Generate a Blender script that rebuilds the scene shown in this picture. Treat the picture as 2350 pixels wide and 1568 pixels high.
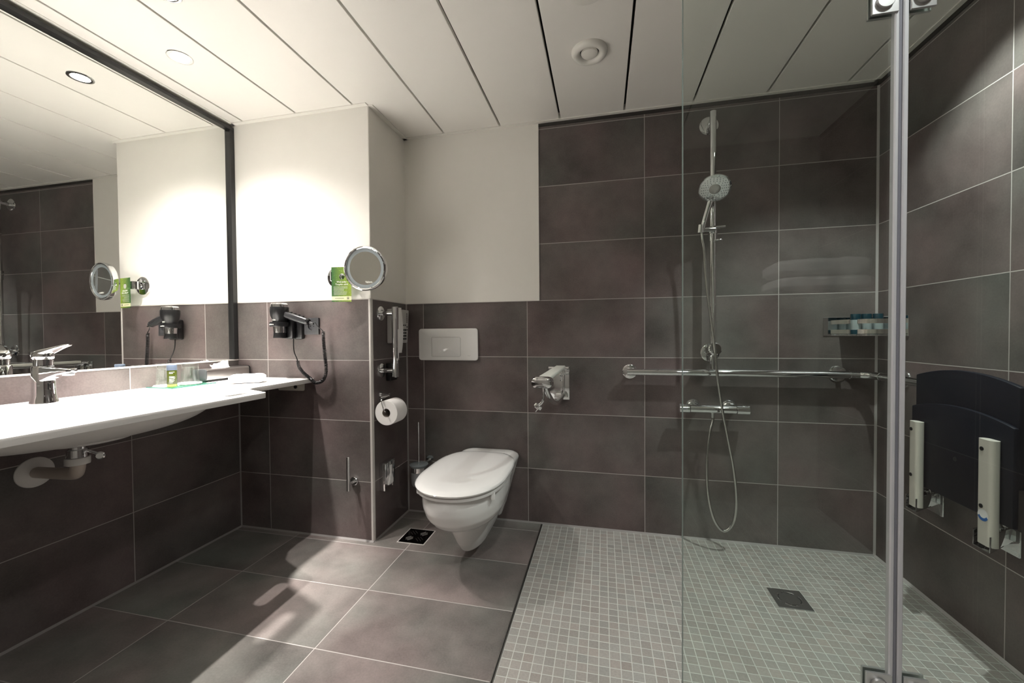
import bpy, bmesh, math, random
from math import sin, cos, pi, radians, sqrt
from mathutils import Vector, Matrix

for o in list(bpy.data.objects):
    bpy.data.objects.remove(o)
SC = bpy.context.scene
COL = SC.collection

# ------------------------------------------------------------------ camera, world, exposure
F_PX = 919.5
YAW, PITCH, ROLL = 0.2227, -0.0186, -0.0077
cam_d = bpy.data.cameras.new('camera')
cam = bpy.data.objects.new('camera', cam_d)
COL.objects.link(cam)
cam_d.sensor_fit = 'HORIZONTAL'
cam_d.sensor_width = 36.0
cam_d.lens = F_PX / 2350.0 * 36.0
cam_d.clip_start = 0.01
_f = Vector((-sin(YAW) * cos(PITCH), cos(YAW) * cos(PITCH), sin(PITCH)))
_r = Vector((cos(YAW), sin(YAW), 0))
_u = _r.cross(_f)
_R = cos(ROLL) * _r + sin(ROLL) * _u
_U = -sin(ROLL) * _r + cos(ROLL) * _u
cam.matrix_world = Matrix(((_R.x, _U.x, -_f.x, -0.2058), (_R.y, _U.y, -_f.y, -2.1135), (_R.z, _U.z, -_f.z, 1.0184), (0, 0, 0, 1)))
SC.camera = cam
w = bpy.data.worlds.new('world'); SC.world = w; w.use_nodes = True
w.node_tree.nodes['Background'].inputs[0].default_value = (0.8, 0.85, 0.9, 1)
w.node_tree.nodes['Background'].inputs[1].default_value = 0.02
SC.view_settings.view_transform = 'Standard'
SC.view_settings.look = 'None'
SC.view_settings.gamma = 1.0
SC.view_settings.use_curve_mapping = False
SC.view_settings.exposure = 0.98
SC.cycles.max_bounces = 10
SC.cycles.diffuse_bounces = 5
SC.cycles.glossy_bounces = 6
SC.cycles.transparent_max_bounces = 16
SC.cycles.use_denoising = True
SC.cycles.sample_clamp_indirect = 6.0
SC.cycles.caustics_reflective = True
SC.cycles.caustics_refractive = False

# recessed ceiling lamps, the last two added as fill: x, y, watts, beam angle, edge blend, colour, label
WARM = (1.0, 0.945, 0.90)
COOL = (0.94, 1.0, 0.96)
# x, y, (wide watts, cone, blend), (beam watts, cone, blend), colour, source radius, label
LAMPS = [
    (-1.84, -0.83, (40, 132, 1.0), (250, 44, 1.0), WARM, 0.032, 'round recessed spotlight shining in the ceiling above the tissue box'),
    (-1.575, -1.08, (2.5, 120, 0.6), (66, 58, 1.0), WARM, 0.010, 'recessed spotlight above the grip slot in the washbasin worktop'),
    (-1.575, -1.41, (2.5, 120, 0.6), (44, 62, 1.0), WARM, 0.010, 'recessed spotlight above the basin bowl, the middle one of its row'),
    (-1.84, -1.62, (12, 125, 1.0), (240, 44, 1.0), WARM, 0.020, 'recessed spotlight over the near end of the washbasin worktop'),
    (0.74, -0.66, (26, 108, 0.6), (14, 60, 1.0), COOL, 0.016, 'recessed spotlight in the shower ceiling above the folded seat'),
    (-0.10, -2.05, (31, 150, 1.0), None, (1.0, 0.97, 0.94), 0.050, 'added fill spotlight in the middle of the room, unseen behind the camera'),  # added fill lamp, lifts the towels and camera-facing sides
    (0.52, -1.50, (18, 140, 1.0), None, COOL, 0.050, 'added fill spotlight, unseen, between the shower door and the camera near the right wall'),  # added out of view to brighten the bath towels and right wall
]

# ------------------------------------------------------------------ room numbers (metres)
XL, XP, XR = -2.095, -1.306, 0.993      # left wall tiles, side of the wall projection, right wall
YP, YF = -0.3594, -2.80                 # front of the wall projection, wall behind the camera
H = 2.128                               # ceiling
ZJ = 0.8947                             # one horizontal wall joint, the others are 0.3 apart
MX = -2.108                             # face of the big mirror
WT = 0.803                              # worktop height

# ------------------------------------------------------------------ materials
MATS = {}
def pbr(name, col, rough=0.5, metal=0.0, spec=0.5, coat=0.0, emis=None, es=0, var=0.0, vscale=20, bump=0.0, bscale=100):
    m = bpy.data.materials.new(name); m.use_nodes = True
    nt = m.node_tree; b = nt.nodes['Principled BSDF']
    b.inputs['Base Color'].default_value = (*col, 1)
    b.inputs['Roughness'].default_value = rough
    b.inputs['Metallic'].default_value = metal
    b.inputs['Specular IOR Level'].default_value = spec
    b.inputs['Coat Weight'].default_value = coat
    b.inputs['Coat Roughness'].default_value = 0.05
    if emis:
        b.inputs['Emission Color'].default_value = (*emis, 1); b.inputs['Emission Strength'].default_value = es
    tc = nt.nodes.new('ShaderNodeTexCoord')
    if var > 0:
        n = nt.nodes.new('ShaderNodeTexNoise'); n.inputs['Scale'].default_value = vscale; n.inputs['Detail'].default_value = 4
        nt.links.new(tc.outputs['Object'], n.inputs['Vector'])
        mx = nt.nodes.new('ShaderNodeMix'); mx.data_type = 'RGBA'
        mx.inputs[6].default_value = (*[c * (1 - var) for c in col], 1)
        mx.inputs[7].default_value = (*[min(1, c * (1 + var)) for c in col], 1)
        nt.links.new(n.outputs['Fac'], mx.inputs[0]); nt.links.new(mx.outputs[2], b.inputs['Base Color'])
    if bump > 0:
        n = nt.nodes.new('ShaderNodeTexNoise'); n.inputs['Scale'].default_value = bscale; n.inputs['Detail'].default_value = 3
        nt.links.new(tc.outputs['Object'], n.inputs['Vector'])
        bp = nt.nodes.new('ShaderNodeBump'); bp.inputs['Strength'].default_value = bump; bp.inputs['Distance'].default_value = 0.002
        nt.links.new(n.outputs['Fac'], bp.inputs['Height']); nt.links.new(bp.outputs['Normal'], b.inputs['Normal'])
    MATS[name] = m
    return m

def tile_mat(name, ua, va, du, dv, u0, v0, gw, tile, grout, per=0.09, blotch=0.5, rough=0.42, fine=0.11, tint=None):
    """stone look tiles with pale joints, laid out in metres"""
    m = bpy.data.materials.new(name); m.use_nodes = True
    nt = m.node_tree; N = nt.nodes; L = nt.links; b = N['Principled BSDF']
    tc = N.new('ShaderNodeTexCoord'); sp = N.new('ShaderNodeSeparateXYZ'); L.new(tc.outputs['Object'], sp.inputs[0])
    def M(op, a, bb=None, clamp=False):
        n = N.new('ShaderNodeMath'); n.operation = op; n.use_clamp = clamp
        for i, s in enumerate((a, bb)):
            if s is None: continue
            if isinstance(s, (int, float)): n.inputs[i].default_value = s
            else: L.new(s, n.inputs[i])
        return n.outputs[0]
    def axis(a, d, o):
        s = M('DIVIDE', M('SUBTRACT', sp.outputs[a], o), d)
        fl = M('FLOOR', s); fr = M('SUBTRACT', s, fl)
        dist = M('MULTIPLY', M('SUBTRACT', 0.5, M('ABSOLUTE', M('SUBTRACT', fr, 0.5))), d)
        return fl, dist
    fu, du_ = axis(ua, du, u0); fv, dv_ = axis(va, dv, v0)
    dmin = M('MINIMUM', du_, dv_)
    mask = M('SUBTRACT', 1.0, M('DIVIDE', M('SUBTRACT', dmin, gw * 0.5 - 0.0004), 0.0008, True), True)
    cb = N.new('ShaderNodeCombineXYZ'); L.new(fu, cb.inputs[0]); L.new(fv, cb.inputs[1])
    wn = N.new('ShaderNodeTexWhiteNoise'); wn.noise_dimensions = '3D'; L.new(cb.outputs[0], wn.inputs['Vector'])
    # blotches shift from tile to tile
    sc = N.new('ShaderNodeVectorMath'); sc.operation = 'SCALE'; sc.inputs['Scale'].default_value = 7.0; L.new(wn.outputs['Color'], sc.inputs[0])
    ad = N.new('ShaderNodeVectorMath'); ad.operation = 'ADD'; L.new(tc.outputs['Object'], ad.inputs[0]); L.new(sc.outputs[0], ad.inputs[1])
    n1 = N.new('ShaderNodeTexNoise'); n1.inputs['Scale'].default_value = 3.2; n1.inputs['Detail'].default_value = 6; n1.inputs['Roughness'].default_value = 0.62
    L.new(ad.outputs[0], n1.inputs['Vector'])
    n2 = N.new('ShaderNodeTexNoise'); n2.inputs['Scale'].default_value = 160; n2.inputs['Detail'].default_value = 4
    L.new(tc.outputs['Object'], n2.inputs['Vector'])
    f = M('ADD', 1.0, M('MULTIPLY', M('SUBTRACT', wn.outputs['Value'], 0.5), per * 2))
    f = M('ADD', f, M('MULTIPLY', M('SUBTRACT', n1.outputs['Fac'], 0.5), blotch * 4))
    f = M('ADD', f, M('MULTIPLY', M('SUBTRACT', n2.outputs['Fac'], 0.5), fine * 4))
    f = M('MAXIMUM', f, 0.3)
    tr = N.new('ShaderNodeMix'); tr.data_type = 'RGBA'
    n3 = N.new('ShaderNodeTexNoise'); n3.inputs['Scale'].default_value = 2.2; n3.inputs['Detail'].default_value = 3; L.new(ad.outputs[0], n3.inputs['Vector'])
    t2 = tint or tuple(c * k for c, k in zip(tile, (0.78, 1.03, 0.97)))
    tr.inputs[6].default_value = (*tile, 1); tr.inputs[7].default_value = (*t2, 1)
    L.new(M('MULTIPLY', M('SUBTRACT', n3.outputs['Fac'], 0.35), 2.5, True), tr.inputs[0])
    vm = N.new('ShaderNodeVectorMath'); vm.operation = 'SCALE'; L.new(tr.outputs[2], vm.inputs[0]); L.new(f, vm.inputs['Scale'])
    mx = N.new('ShaderNodeMix'); mx.data_type = 'RGBA'; L.new(mask, mx.inputs[0]); L.new(vm.outputs[0], mx.inputs[6]); mx.inputs[7].default_value = (*grout, 1)
    L.new(mx.outputs[2], b.inputs['Base Color'])
    rr = M('ADD', rough, M('MULTIPLY', mask, 0.4)); rr = M('ADD', rr, M('MULTIPLY', M('SUBTRACT', n1.outputs['Fac'], 0.5), 0.25)); L.new(rr, b.inputs['Roughness'])
    b.inputs['Specular IOR Level'].default_value = 0.45
    h = M('SUBTRACT', M('MULTIPLY', n2.outputs['Fac'], 0.08), mask)
    bp = N.new('ShaderNodeBump'); bp.inputs['Strength'].default_value = 0.35; bp.inputs['Distance'].default_value = 0.001
    L.new(h, bp.inputs['Height']); L.new(bp.outputs[0], b.inputs['Normal'])
    MATS[name] = m
    return m

def glass_mat(name, tint, refl=1.0, ior=1.5):
    m = bpy.data.materials.new(name); m.use_nodes = True
    nt = m.node_tree; N = nt.nodes; L = nt.links
    for n in list(N): N.remove(n)
    out = N.new('ShaderNodeOutputMaterial'); mix = N.new('ShaderNodeMixShader')
    t = N.new('ShaderNodeBsdfTransparent'); t.inputs[0].default_value = (*tint, 1)
    g = N.new('ShaderNodeBsdfGlossy'); g.inputs['Roughness'].default_value = 0.0; g.inputs[0].default_value = (refl, refl, refl, 1)
    fr = N.new('ShaderNodeFresnel'); ge = N.new('ShaderNodeNewGeometry')
    mr = N.new('ShaderNodeMapRange'); mr.inputs['To Min'].default_value = ior; mr.inputs['To Max'].default_value = 1.0 / ior
    L.new(ge.outputs['Backfacing'], mr.inputs['Value']); L.new(mr.outputs[0], fr.inputs[0])
    L.new(fr.outputs[0], mix.inputs[0]); L.new(t.outputs[0], mix.inputs[1]); L.new(g.outputs[0], mix.inputs[2]); L.new(mix.outputs[0], out.inputs[0])
    MATS[name] = m
    return m

TILE = (0.134, 0.101, 0.098)
GROUT = (0.42, 0.39, 0.37)
GW = 0.003
t_back = tile_mat('tile_back', 0, 2, 0.6, 0.3, 0.0, ZJ, GW, TILE, GROUT)
t_pier = tile_mat('tile_projection', 0, 2, 0.6, 0.3, -1.9075, ZJ, GW, TILE, GROUT)
t_left = tile_mat('tile_left', 1, 2, 0.6, 0.3, -0.861, ZJ, GW, TILE, GROUT)
t_right = tile_mat('tile_right', 1, 2, 0.6, 0.3, -0.60, ZJ, GW, TILE, GROUT)
t_floor = tile_mat('tile_floor', 0, 1, 0.608, 0.3047, -1.1235, -0.3943, GW, (0.188, 0.155, 0.146), GROUT)
t_mos = tile_mat('mosaic_floor', 0, 1, 0.0333, 0.0333, -0.521, -0.012, 0.0026, (0.30, 0.295, 0.275), (0.50, 0.51, 0.48), per=0.09, blotch=0.04, rough=0.5, tint=(0.31, 0.275, 0.25))
plaster = pbr('white_plaster', (0.80, 0.78, 0.73), 0.7, var=0.015, bump=0.15, bscale=300)
ceilm = pbr('ceiling_paint', (0.80, 0.775, 0.73), 0.38, var=0.01, spec=0.4)
trimw = pbr('trim_white', (0.74, 0.72, 0.67), 0.45)
gap_dark = pbr('gap_dark', (0.012, 0.011, 0.010), 0.9)
silicone = pbr('silicone', (0.24, 0.225, 0.215), 0.5)
edge_pale = pbr('edge_profile', (0.60, 0.57, 0.54), 0.4)
steel = pbr('brushed_steel', (0.52, 0.50, 0.48), 0.28, 1.0)
hingem = pbr('hinge_metal', (0.62, 0.62, 0.62), 0.3, 0.9)
darksteel = pbr('drain_steel', (0.30, 0.30, 0.30), 0.35, 1.0)
satin = pbr('satin_chrome', (0.86, 0.84, 0.80), 0.16, 1.0)
chrome = pbr('chrome', (0.82, 0.83, 0.84), 0.04, 1.0)
mirror_m = pbr('mirror_glass', (0.90, 0.91, 0.89), 0.0, 1.0)
blackf = pbr('black_frame', (0.014, 0.014, 0.014), 0.3)
blackp = pbr('black_plastic', (0.010, 0.010, 0.011), 0.28)
blackh = pbr('black_handle', (0.045, 0.045, 0.048), 0.22, 0.3)
graphite = pbr('graphite_plastic', (0.055, 0.056, 0.06), 0.45)
holed = pbr('hole_dark', (0.003, 0.003, 0.003), 0.9)
ceramic = pbr('white_ceramic', (0.78, 0.775, 0.76), 0.08, coat=0.3)
solid = pbr('white_solid_surface', (0.80, 0.79, 0.77), 0.3)
whitepl = pbr('white_plastic', (0.80, 0.79, 0.77), 0.16)
greypl = pbr('grey_plastic', (0.50, 0.49, 0.47), 0.3)
beigepl = pbr('beige_pipe', (0.62, 0.55, 0.49), 0.35)
padm = pbr('armrest_pad', (0.66, 0.66, 0.60), 0.5)
alu = pbr('pale_aluminium', (0.66, 0.63, 0.57), 0.4, 0.2)
navy = pbr('navy_plastic', (0.0035, 0.0050, 0.011), 0.5, spec=0.25, bump=0.1)
paper = pbr('paper', (0.82, 0.80, 0.78), 0.9, bump=0.2, bscale=150)
tissue = pbr('tissue', (0.88, 0.86, 0.84), 0.9)
towelm = pbr('terry_cloth', (0.86, 0.84, 0.83), 0.95, bump=0.9, bscale=420)
core = pbr('card_core', (0.28, 0.25, 0.22), 0.8)
frost = pbr('frosted_glass', (0.24, 0.245, 0.25), 0.35)
ringgrey = pbr('mirror_light_ring', (0.24, 0.27, 0.28), 0.3)
pane = glass_mat('shower_glass', (0.925, 0.955, 0.935), 1.0, 1.5)
clear = glass_mat('clear_glass', (0.97, 0.985, 0.975), 1.0, 1.45)
traygl = glass_mat('green_tray_glass', (0.60, 0.88, 0.78), 1.0, 1.5)
pedge = pbr('glass_edge', (0.22, 0.27, 0.25), 0.12)
trayedge = pbr('tray_edge', (0.02, 0.12, 0.095), 0.15)
seal = pbr('door_seal', (0.52, 0.52, 0.54), 0.3)
seal_d = pbr('door_seal_dark', (0.20, 0.20, 0.23), 0.25)
bluecap = pbr('blue_grey_cap', (0.07, 0.09, 0.125), 0.35)
tealcap = pbr('teal_cap', (0.006, 0.035, 0.05), 0.2)
tealbody = pbr('pale_bottle', (0.34, 0.40, 0.40), 0.2)
shampoo = pbr('green_shampoo', (0.045, 0.058, 0.008), 0.15)
shampoo_y = pbr('yellow_shampoo', (0.28, 0.26, 0.06), 0.15)
ink = pbr('dark_ink', (0.02, 0.02, 0.02), 0.6)
inkw = pbr('white_ink', (0.85, 0.85, 0.80), 0.6)
cream = pbr('cream_band', (0.72, 0.72, 0.45), 0.6)
stick_w = pbr('sticker_white', (0.75, 0.75, 0.75), 0.5)
stick_b = pbr('sticker_blue', (0.03, 0.13, 0.40), 0.5)
lens = pbr('lamp_lens', (1, 1, 1), 0.5, emis=(1.0, 0.95, 0.86), es=14)
# green card face, droplets as pattern of the print
def card_mat():
    m = bpy.data.materials.new('green_card'); m.use_nodes = True
    nt = m.node_tree; N = nt.nodes; L = nt.links; b = N['Principled BSDF']
    tc = N.new('ShaderNodeTexCoord'); gr = N.new('ShaderNodeSeparateXYZ'); L.new(tc.outputs['Object'], gr.inputs[0])
    a = N.new('ShaderNodeMath'); a.operation = 'MULTIPLY_ADD'; a.inputs[1].default_value = 10.0; a.inputs[2].default_value = 14.75; L.new(gr.outputs[0], a.inputs[0])
    rp = N.new('ShaderNodeValToRGB'); rp.color_ramp.elements[0].color = (0.02, 0.10, 0.02, 1); rp.color_ramp.elements[1].color = (0.26, 0.36, 0.035, 1)
    L.new(a.outputs[0], rp.inputs[0])
    v = N.new('ShaderNodeTexVoronoi'); v.inputs['Scale'].default_value = 110; L.new(tc.outputs['Object'], v.inputs['Vector'])
    vr = N.new('ShaderNodeValToRGB'); vr.color_ramp.elements[0].position = 0.1; vr.color_ramp.elements[0].color = (1.6, 1.7, 1.5, 1); vr.color_ramp.elements[1].position = 0.35; vr.color_ramp.elements[1].color = (0.9, 0.9, 0.9, 1)
    L.new(v.outputs['Distance'], vr.inputs[0])
    mx = N.new('ShaderNodeMix'); mx.data_type = 'RGBA'; mx.blend_type = 'MULTIPLY'; mx.inputs[0].default_value = 1
    L.new(rp.outputs[0], mx.inputs[6]); L.new(vr.outputs[0], mx.inputs[7]); L.new(mx.outputs[2], b.inputs['Base Color'])
    b.inputs['Roughness'].default_value = 0.5
    return m
cardm = card_mat()
# hose: fine ribs
hosem = pbr('metal_hose', (0.62, 0.62, 0.60), 0.18, 1.0)

# ------------------------------------------------------------------ mesh helpers
def frame(axis, up=None):
    z = Vector(axis).normalized()
    ref = Vector(up) if up else (Vector((0, 0, 1)) if abs(z.z) < 0.9 else Vector((1, 0, 0)))
    x = ref.cross(z).normalized(); y = z.cross(x)
    return x, y, z

def smooth_path(pts, n=8):
    P = [Vector(p) for p in pts]; out = []
    for i in range(len(P) - 1):
        p0 = P[max(i - 1, 0)]; p1 = P[i]; p2 = P[i + 1]; p3 = P[min(i + 2, len(P) - 1)]
        for k in range(n):
            t = k / n
            out.append(0.5 * ((2 * p1) + (-p0 + p2) * t + (2 * p0 - 5 * p1 + 4 * p2 - p3) * t * t + (-p0 + 3 * p1 - 3 * p2 + p3) * t ** 3))
    out.append(P[-1]); return out

def rrect(w, h, r, n=6):
    pts = []
    for cx, cy, a0 in ((w / 2 - r, h / 2 - r, 0), (-w / 2 + r, h / 2 - r, 90), (-w / 2 + r, -h / 2 + r, 180), (w / 2 - r, -h / 2 + r, 270)):
        for k in range(n + 1):
            a = radians(a0 + 90 * k / n); pts.append((cx + r * cos(a), cy + r * sin(a)))
    return pts

class MB:
    def __init__(s): s.bm = bmesh.new(); s.mi = 0
    def _f(s, vs):
        try: f = s.bm.faces.new(vs); f.material_index = s.mi; return f
        except ValueError: return None
    def box(s, x0, x1, y0, y1, z0, z1, bev=0.0, seg=2, M=None):
        b = bmesh.new(); bmesh.ops.create_cube(b, size=1)
        for v in b.verts:
            v.co = Vector(((x0 + x1) / 2 + v.co.x * (x1 - x0), (y0 + y1) / 2 + v.co.y * (y1 - y0), (z0 + z1) / 2 + v.co.z * (z1 - z0)))
        if bev > 0: bmesh.ops.bevel(b, geom=b.edges[:], offset=bev, segments=seg, profile=0.5, affect='EDGES', clamp_overlap=True)
        return s.merge(b, M)
    def merge(s, b, M=None):
        if M is not None: b.transform(M)
        mp = {}
        for v in b.verts: mp[v] = s.bm.verts.new(v.co)
        for f in b.faces: s._f([mp[v] for v in f.verts])
        b.free(); return s
    def lathe(s, prof, o=(0, 0, 0), axis=(0, 0, 1), seg=40, sx=1.0, sy=1.0, up=None, close=False):
        x, y, z = frame(axis, up); o = Vector(o); rings = []
        for r, h in prof:
            if r < 1e-6: rings.append([s.bm.verts.new(o + z * h)])
            else: rings.append([s.bm.verts.new(o + x * (r * sx * cos(2 * pi * k / seg)) + y * (r * sy * sin(2 * pi * k / seg)) + z * h) for k in range(seg)])
        pairs = list(zip(rings[:-1], rings[1:]))
        if close: pairs.append((rings[-1], rings[0]))
        for a, b in pairs:
            for k in range(seg):
                k2 = (k + 1) % seg
                if len(a) == 1 and len(b) == 1: continue
                if len(a) == 1: s._f([a[0], b[k2], b[k]][::-1])
                elif len(b) == 1: s._f([a[k], a[k2], b[0]])
                else: s._f([a[k], a[k2], b[k2], b[k]])
        return s
    def cyl(s, p0, p1, r, r1=None, seg=28, bev=0.0):
        p0 = Vector(p0); p1 = Vector(p1); L = (p1 - p0).length; r1 = r if r1 is None else r1
        b = min(bev, L / 3)
        pr = [(0, 0), (r - b, 0), (r, b), (r1, L - b), (r1 - b, L), (0, L)] if b > 0 else [(0, 0), (r, 0), (r1, L), (0, L)]
        return s.lathe(pr, p0, p1 - p0, seg)
    def tube(s, pts, r, seg=12, n=8, closed=False, smooth=True, caps=True):
        P = smooth_path(pts, n) if smooth and not closed else [Vector(p) for p in pts]
        N = len(P); rings = []; prev = None
        for i, p in enumerate(P):
            if closed: t = P[(i + 1) % N] - P[i - 1]
            else: t = P[min(i + 1, N - 1)] - P[max(i - 1, 0)]
            t.normalize()
            if prev is None: x, y, _ = frame(t)
            else:
                x = prev - t * prev.dot(t)
                x.normalize(); y = t.cross(x)
            prev = x
            rr = r(i, N) if callable(r) else r
            rings.append([s.bm.verts.new(p + x * rr * cos(2 * pi * k / seg) + y * rr * sin(2 * pi * k / seg)) for k in range(seg)])
        for i in range(N if closed else N - 1):
            a = rings[i]; b = rings[(i + 1) % N]
            for k in range(seg): s._f([a[k], a[(k + 1) % seg], b[(k + 1) % seg], b[k]])
        if caps and not closed:
            s._f(rings[0][::-1]); s._f(rings[-1])
        return s
    def prism(s, poly, o, x, y, d, bev=0.0):
        """poly in plane (x, y) at o, extruded by vector d"""
        o = Vector(o); x = Vector(x); y = Vector(y); d = Vector(d); b = bmesh.new()
        vs = [b.verts.new(o + x * p[0] + y * p[1]) for p in poly]
        f = b.faces.new(vs); r = bmesh.ops.extrude_face_region(b, geom=[f])
        ev = [g for g in r['geom'] if isinstance(g, bmesh.types.BMVert)]
        for v in ev: v.co += d
        bmesh.ops.recalc_face_normals(b, faces=b.faces[:])
        if bev > 0:
            es = [e for e in b.edges if len(e.link_faces) == 2 and e.calc_face_angle(0) > radians(50)]
            bmesh.ops.bevel(b, geom=es, offset=bev, segments=2, profile=0.5, affect='EDGES', clamp_overlap=True)
        return s.merge(b)
    def loft(s, secs, caps=True):
        rings = [[s.bm.verts.new(Vector(p)) for p in sec] for sec in secs]; n = len(rings[0])
        for a, b in zip(rings[:-1], rings[1:]):
            for k in range(n): s._f([a[k], a[(k + 1) % n], b[(k + 1) % n], b[k]])
        if caps: s._f(rings[0][::-1]); s._f(rings[-1])
        return s
    def quad(s, *p): s._f([s.bm.verts.new(Vector(q)) for q in p]); return s
    def text(s, body, size, M, ext=0.0002, align='CENTER'):
        cu = bpy.data.curves.new('t', 'FONT'); cu.body = body; cu.size = size; cu.extrude = ext; cu.align_x = align; cu.align_y = 'CENTER'; cu.resolution_u = 3
        o = bpy.data.objects.new('t', cu); COL.objects.link(o)
        dg = bpy.context.evaluated_depsgraph_get(); me = bpy.data.meshes.new_from_object(o.evaluated_get(dg))
        b = bmesh.new(); b.from_mesh(me); bpy.data.objects.remove(o); bpy.data.curves.remove(cu); bpy.data.meshes.remove(me)
        return s.merge(b, M)
    def build(s, name, mats, parent=None, ang=35, fix=True, smooth=True):
        if fix: bmesh.ops.recalc_face_normals(s.bm, faces=s.bm.faces[:])
        me = bpy.data.meshes.new(name); s.bm.to_mesh(me); s.bm.free()
        if not isinstance(mats, (list, tuple)): mats = [mats]
        for m in mats: me.materials.append(m)
        if smooth:
            for p in me.polygons: p.use_smooth = True
            me.set_sharp_from_angle(angle=radians(ang))
        o = bpy.data.objects.new(name, me); COL.objects.link(o)
        if parent is not None: par(o, parent)
        return o

def root_loc(p):
    return p.matrix_parent_inverse.inverted().translation * 0 + Vector(p.get('_at', (0, 0, 0)))
def par(o, p):
    o.parent = p
    if '_at' in p: o.matrix_parent_inverse = Matrix.Translation(Vector(p['_at'])).inverted()
def tag(o, label, cat, group=None):
    o['label'] = label; o['category'] = cat
    if group: o['group'] = group
    return o
def thing(name, label, cat, at, group=None):
    e = bpy.data.objects.new(name, None); COL.objects.link(e); e.location = at; e.empty_display_size = 0.03
    e['_at'] = tuple(at); return tag(e, label, cat, group)
def struct(mb, name, mats, smooth=True):
    o = mb.build(name, mats, smooth=smooth); o['kind'] = 'structure'; return o
def vboolean(o, cutters, op='DIFFERENCE'):
    for c in cutters:
        m = o.modifiers.new('b', 'BOOLEAN'); m.operation = op; m.object = c; m.solver = 'EXACT'
    dg = bpy.context.evaluated_depsgraph_get(); me = bpy.data.meshes.new_from_object(o.evaluated_get(dg))
    o.modifiers.clear(); o.data = me
    for p in me.polygons: p.use_smooth = True
    me.set_sharp_from_angle(angle=radians(35))
    for c in cutters: bpy.data.objects.remove(c)
def rotm(a, deg, c): return Matrix.Translation(Vector(c)) @ Matrix.Rotation(radians(deg), 4, a) @ Matrix.Translation(-Vector(c))
def basis(o, x, y):
    x = Vector(x).normalized(); y = Vector(y).normalized(); z = x.cross(y)
    return Matrix(((x.x, y.x, z.x, o[0]), (x.y, y.y, z.y, o[1]), (x.z, y.z, z.z, o[2]), (0, 0, 0, 1)))

# ------------------------------------------------------------------ setting
m = MB(); m.box(XL - 0.05, -0.531, YF, 0.05, -0.06, 0.0); m.mi = 1; m.box(-0.521, XR + 0.05, YF, 0.05, -0.06, 0.0)
struct(m, 'floor', [t_floor, t_mos], smooth=False)
m = MB(); m.box(-0.531, -0.528, YF, 0, -0.02, 0.0012); m.box(-0.5245, -0.521, YF, 0, -0.02, 0.0012); m.mi = 1; m.box(-0.528, -0.5245, YF, 0, -0.02, -0.002)
struct(m, 'trim_1', [steel, gap_dark])
# back wall: tiles, and plaster panel above the toilet
m = MB(); m.box(XP, XR + 0.1, 0, 0.12, -0.05, H + 0.12)
o = struct(m, 'wall_back', t_back, smooth=False)
m = MB(); m.box(XP, -0.5345, -0.003, 0.0, ZJ + 0.3015, H + 0.02, 0.0)
struct(m, 'wall_back', plaster, smooth=False)
m = MB(); m.box(XP, -0.532, -0.005, 0.0, ZJ + 0.2985, ZJ + 0.3015); m.box(-0.5345, -0.532, -0.005, 0, ZJ + 0.3, H)
struct(m, 'trim_2', edge_pale)
# projection (installation shaft) in the corner
m = MB(); m.box(XL - 0.1, XP, YP, 0.1, -0.05, ZJ + 0.3); m.bm.normal_update()
for f in m.bm.faces:
    if f.normal.x > 0.5 or abs(f.normal.x) > 0.5: f.material_index = 1
m.mi = 2; m.box(XL - 0.1, XP + 0.001, YP - 0.001, 0.1, ZJ + 0.3, H + 0.02, 0.004)
struct(m, 'wall_corner', [t_pier, t_right, plaster], smooth=False)
m = MB(); m.box(XL, XP - 0.012, YP - 0.003, YP, ZJ + 0.2985, ZJ + 0.3015); m.box(XP, XP + 0.003, YP + 0.006, 0, ZJ + 0.2985, ZJ + 0.3015)
m.prism([(0, 0.006), (-0.010, 0), (-0.010, 0.012), (0, 0.012)], (XP, YP, 0), (1, 0, 0), (0, 1, 0), (0, 0, ZJ + 0.303))
m.prism([(-0.012, -0.0025), (-0.004, -0.0025), (0.002, 0.004), (0.002, 0.012), (-0.012, 0.012)], (XP, YP, 0), (1, 0, 0), (0, 1, 0), (0, 0, ZJ + 0.303))
struct(m, 'trim_3', edge_pale)
# left wall: tiled to the mirror, tiles stand 1.3 cm proud of the mirror
m = MB(); m.box(XL - 0.1, XL, YF, YP, -0.05, ZJ - 0.002); m.mi = 1; m.box(XL - 0.1, XL - 0.023, YF, YP, ZJ - 0.002, H + 0.02)
struct(m, 'wall_left', [t_left, plaster], smooth=False)
m = MB(); m.box(MX - 0.005, XL + 0.001, YF, YP, ZJ - 0.0035, ZJ + 0.0015)
struct(m, 'trim_4', trimw)
m = MB(); m.box(XR, XR + 0.1, YF, 0.1, -0.05, H + 0.12)
struct(m, 'wall_right', t_right, smooth=False)
m = MB(); m.box(XL - 0.1, XR + 0.1, YF - 0.1, YF, -0.05, H + 0.12)
struct(m, 'wall_front', pbr('taupe_wall', (0.33, 0.31, 0.285), 0.7, var=0.03), smooth=False)
# ceiling: metal panels with open joints
m = MB(); gp = 0.0048
xs = [-2.0159 + 0.3198 * k for k in range(10)]
edges = [XL - 0.05] + xs + [XR - 0.002]
for a, b in zip(edges[:-1], edges[1:]):
    a2 = a + gp if a > XL else a; b2 = b - gp if b < XR - 0.01 else b
    m.box(a2, b2, YF + 0.02, -0.020, H, H + 0.018, 0.0012, 1)
m.mi = 1; m.box(XL - 0.1, XR + 0.1, YF - 0.1, 0.1, H + 0.03, H + 0.06)
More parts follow.
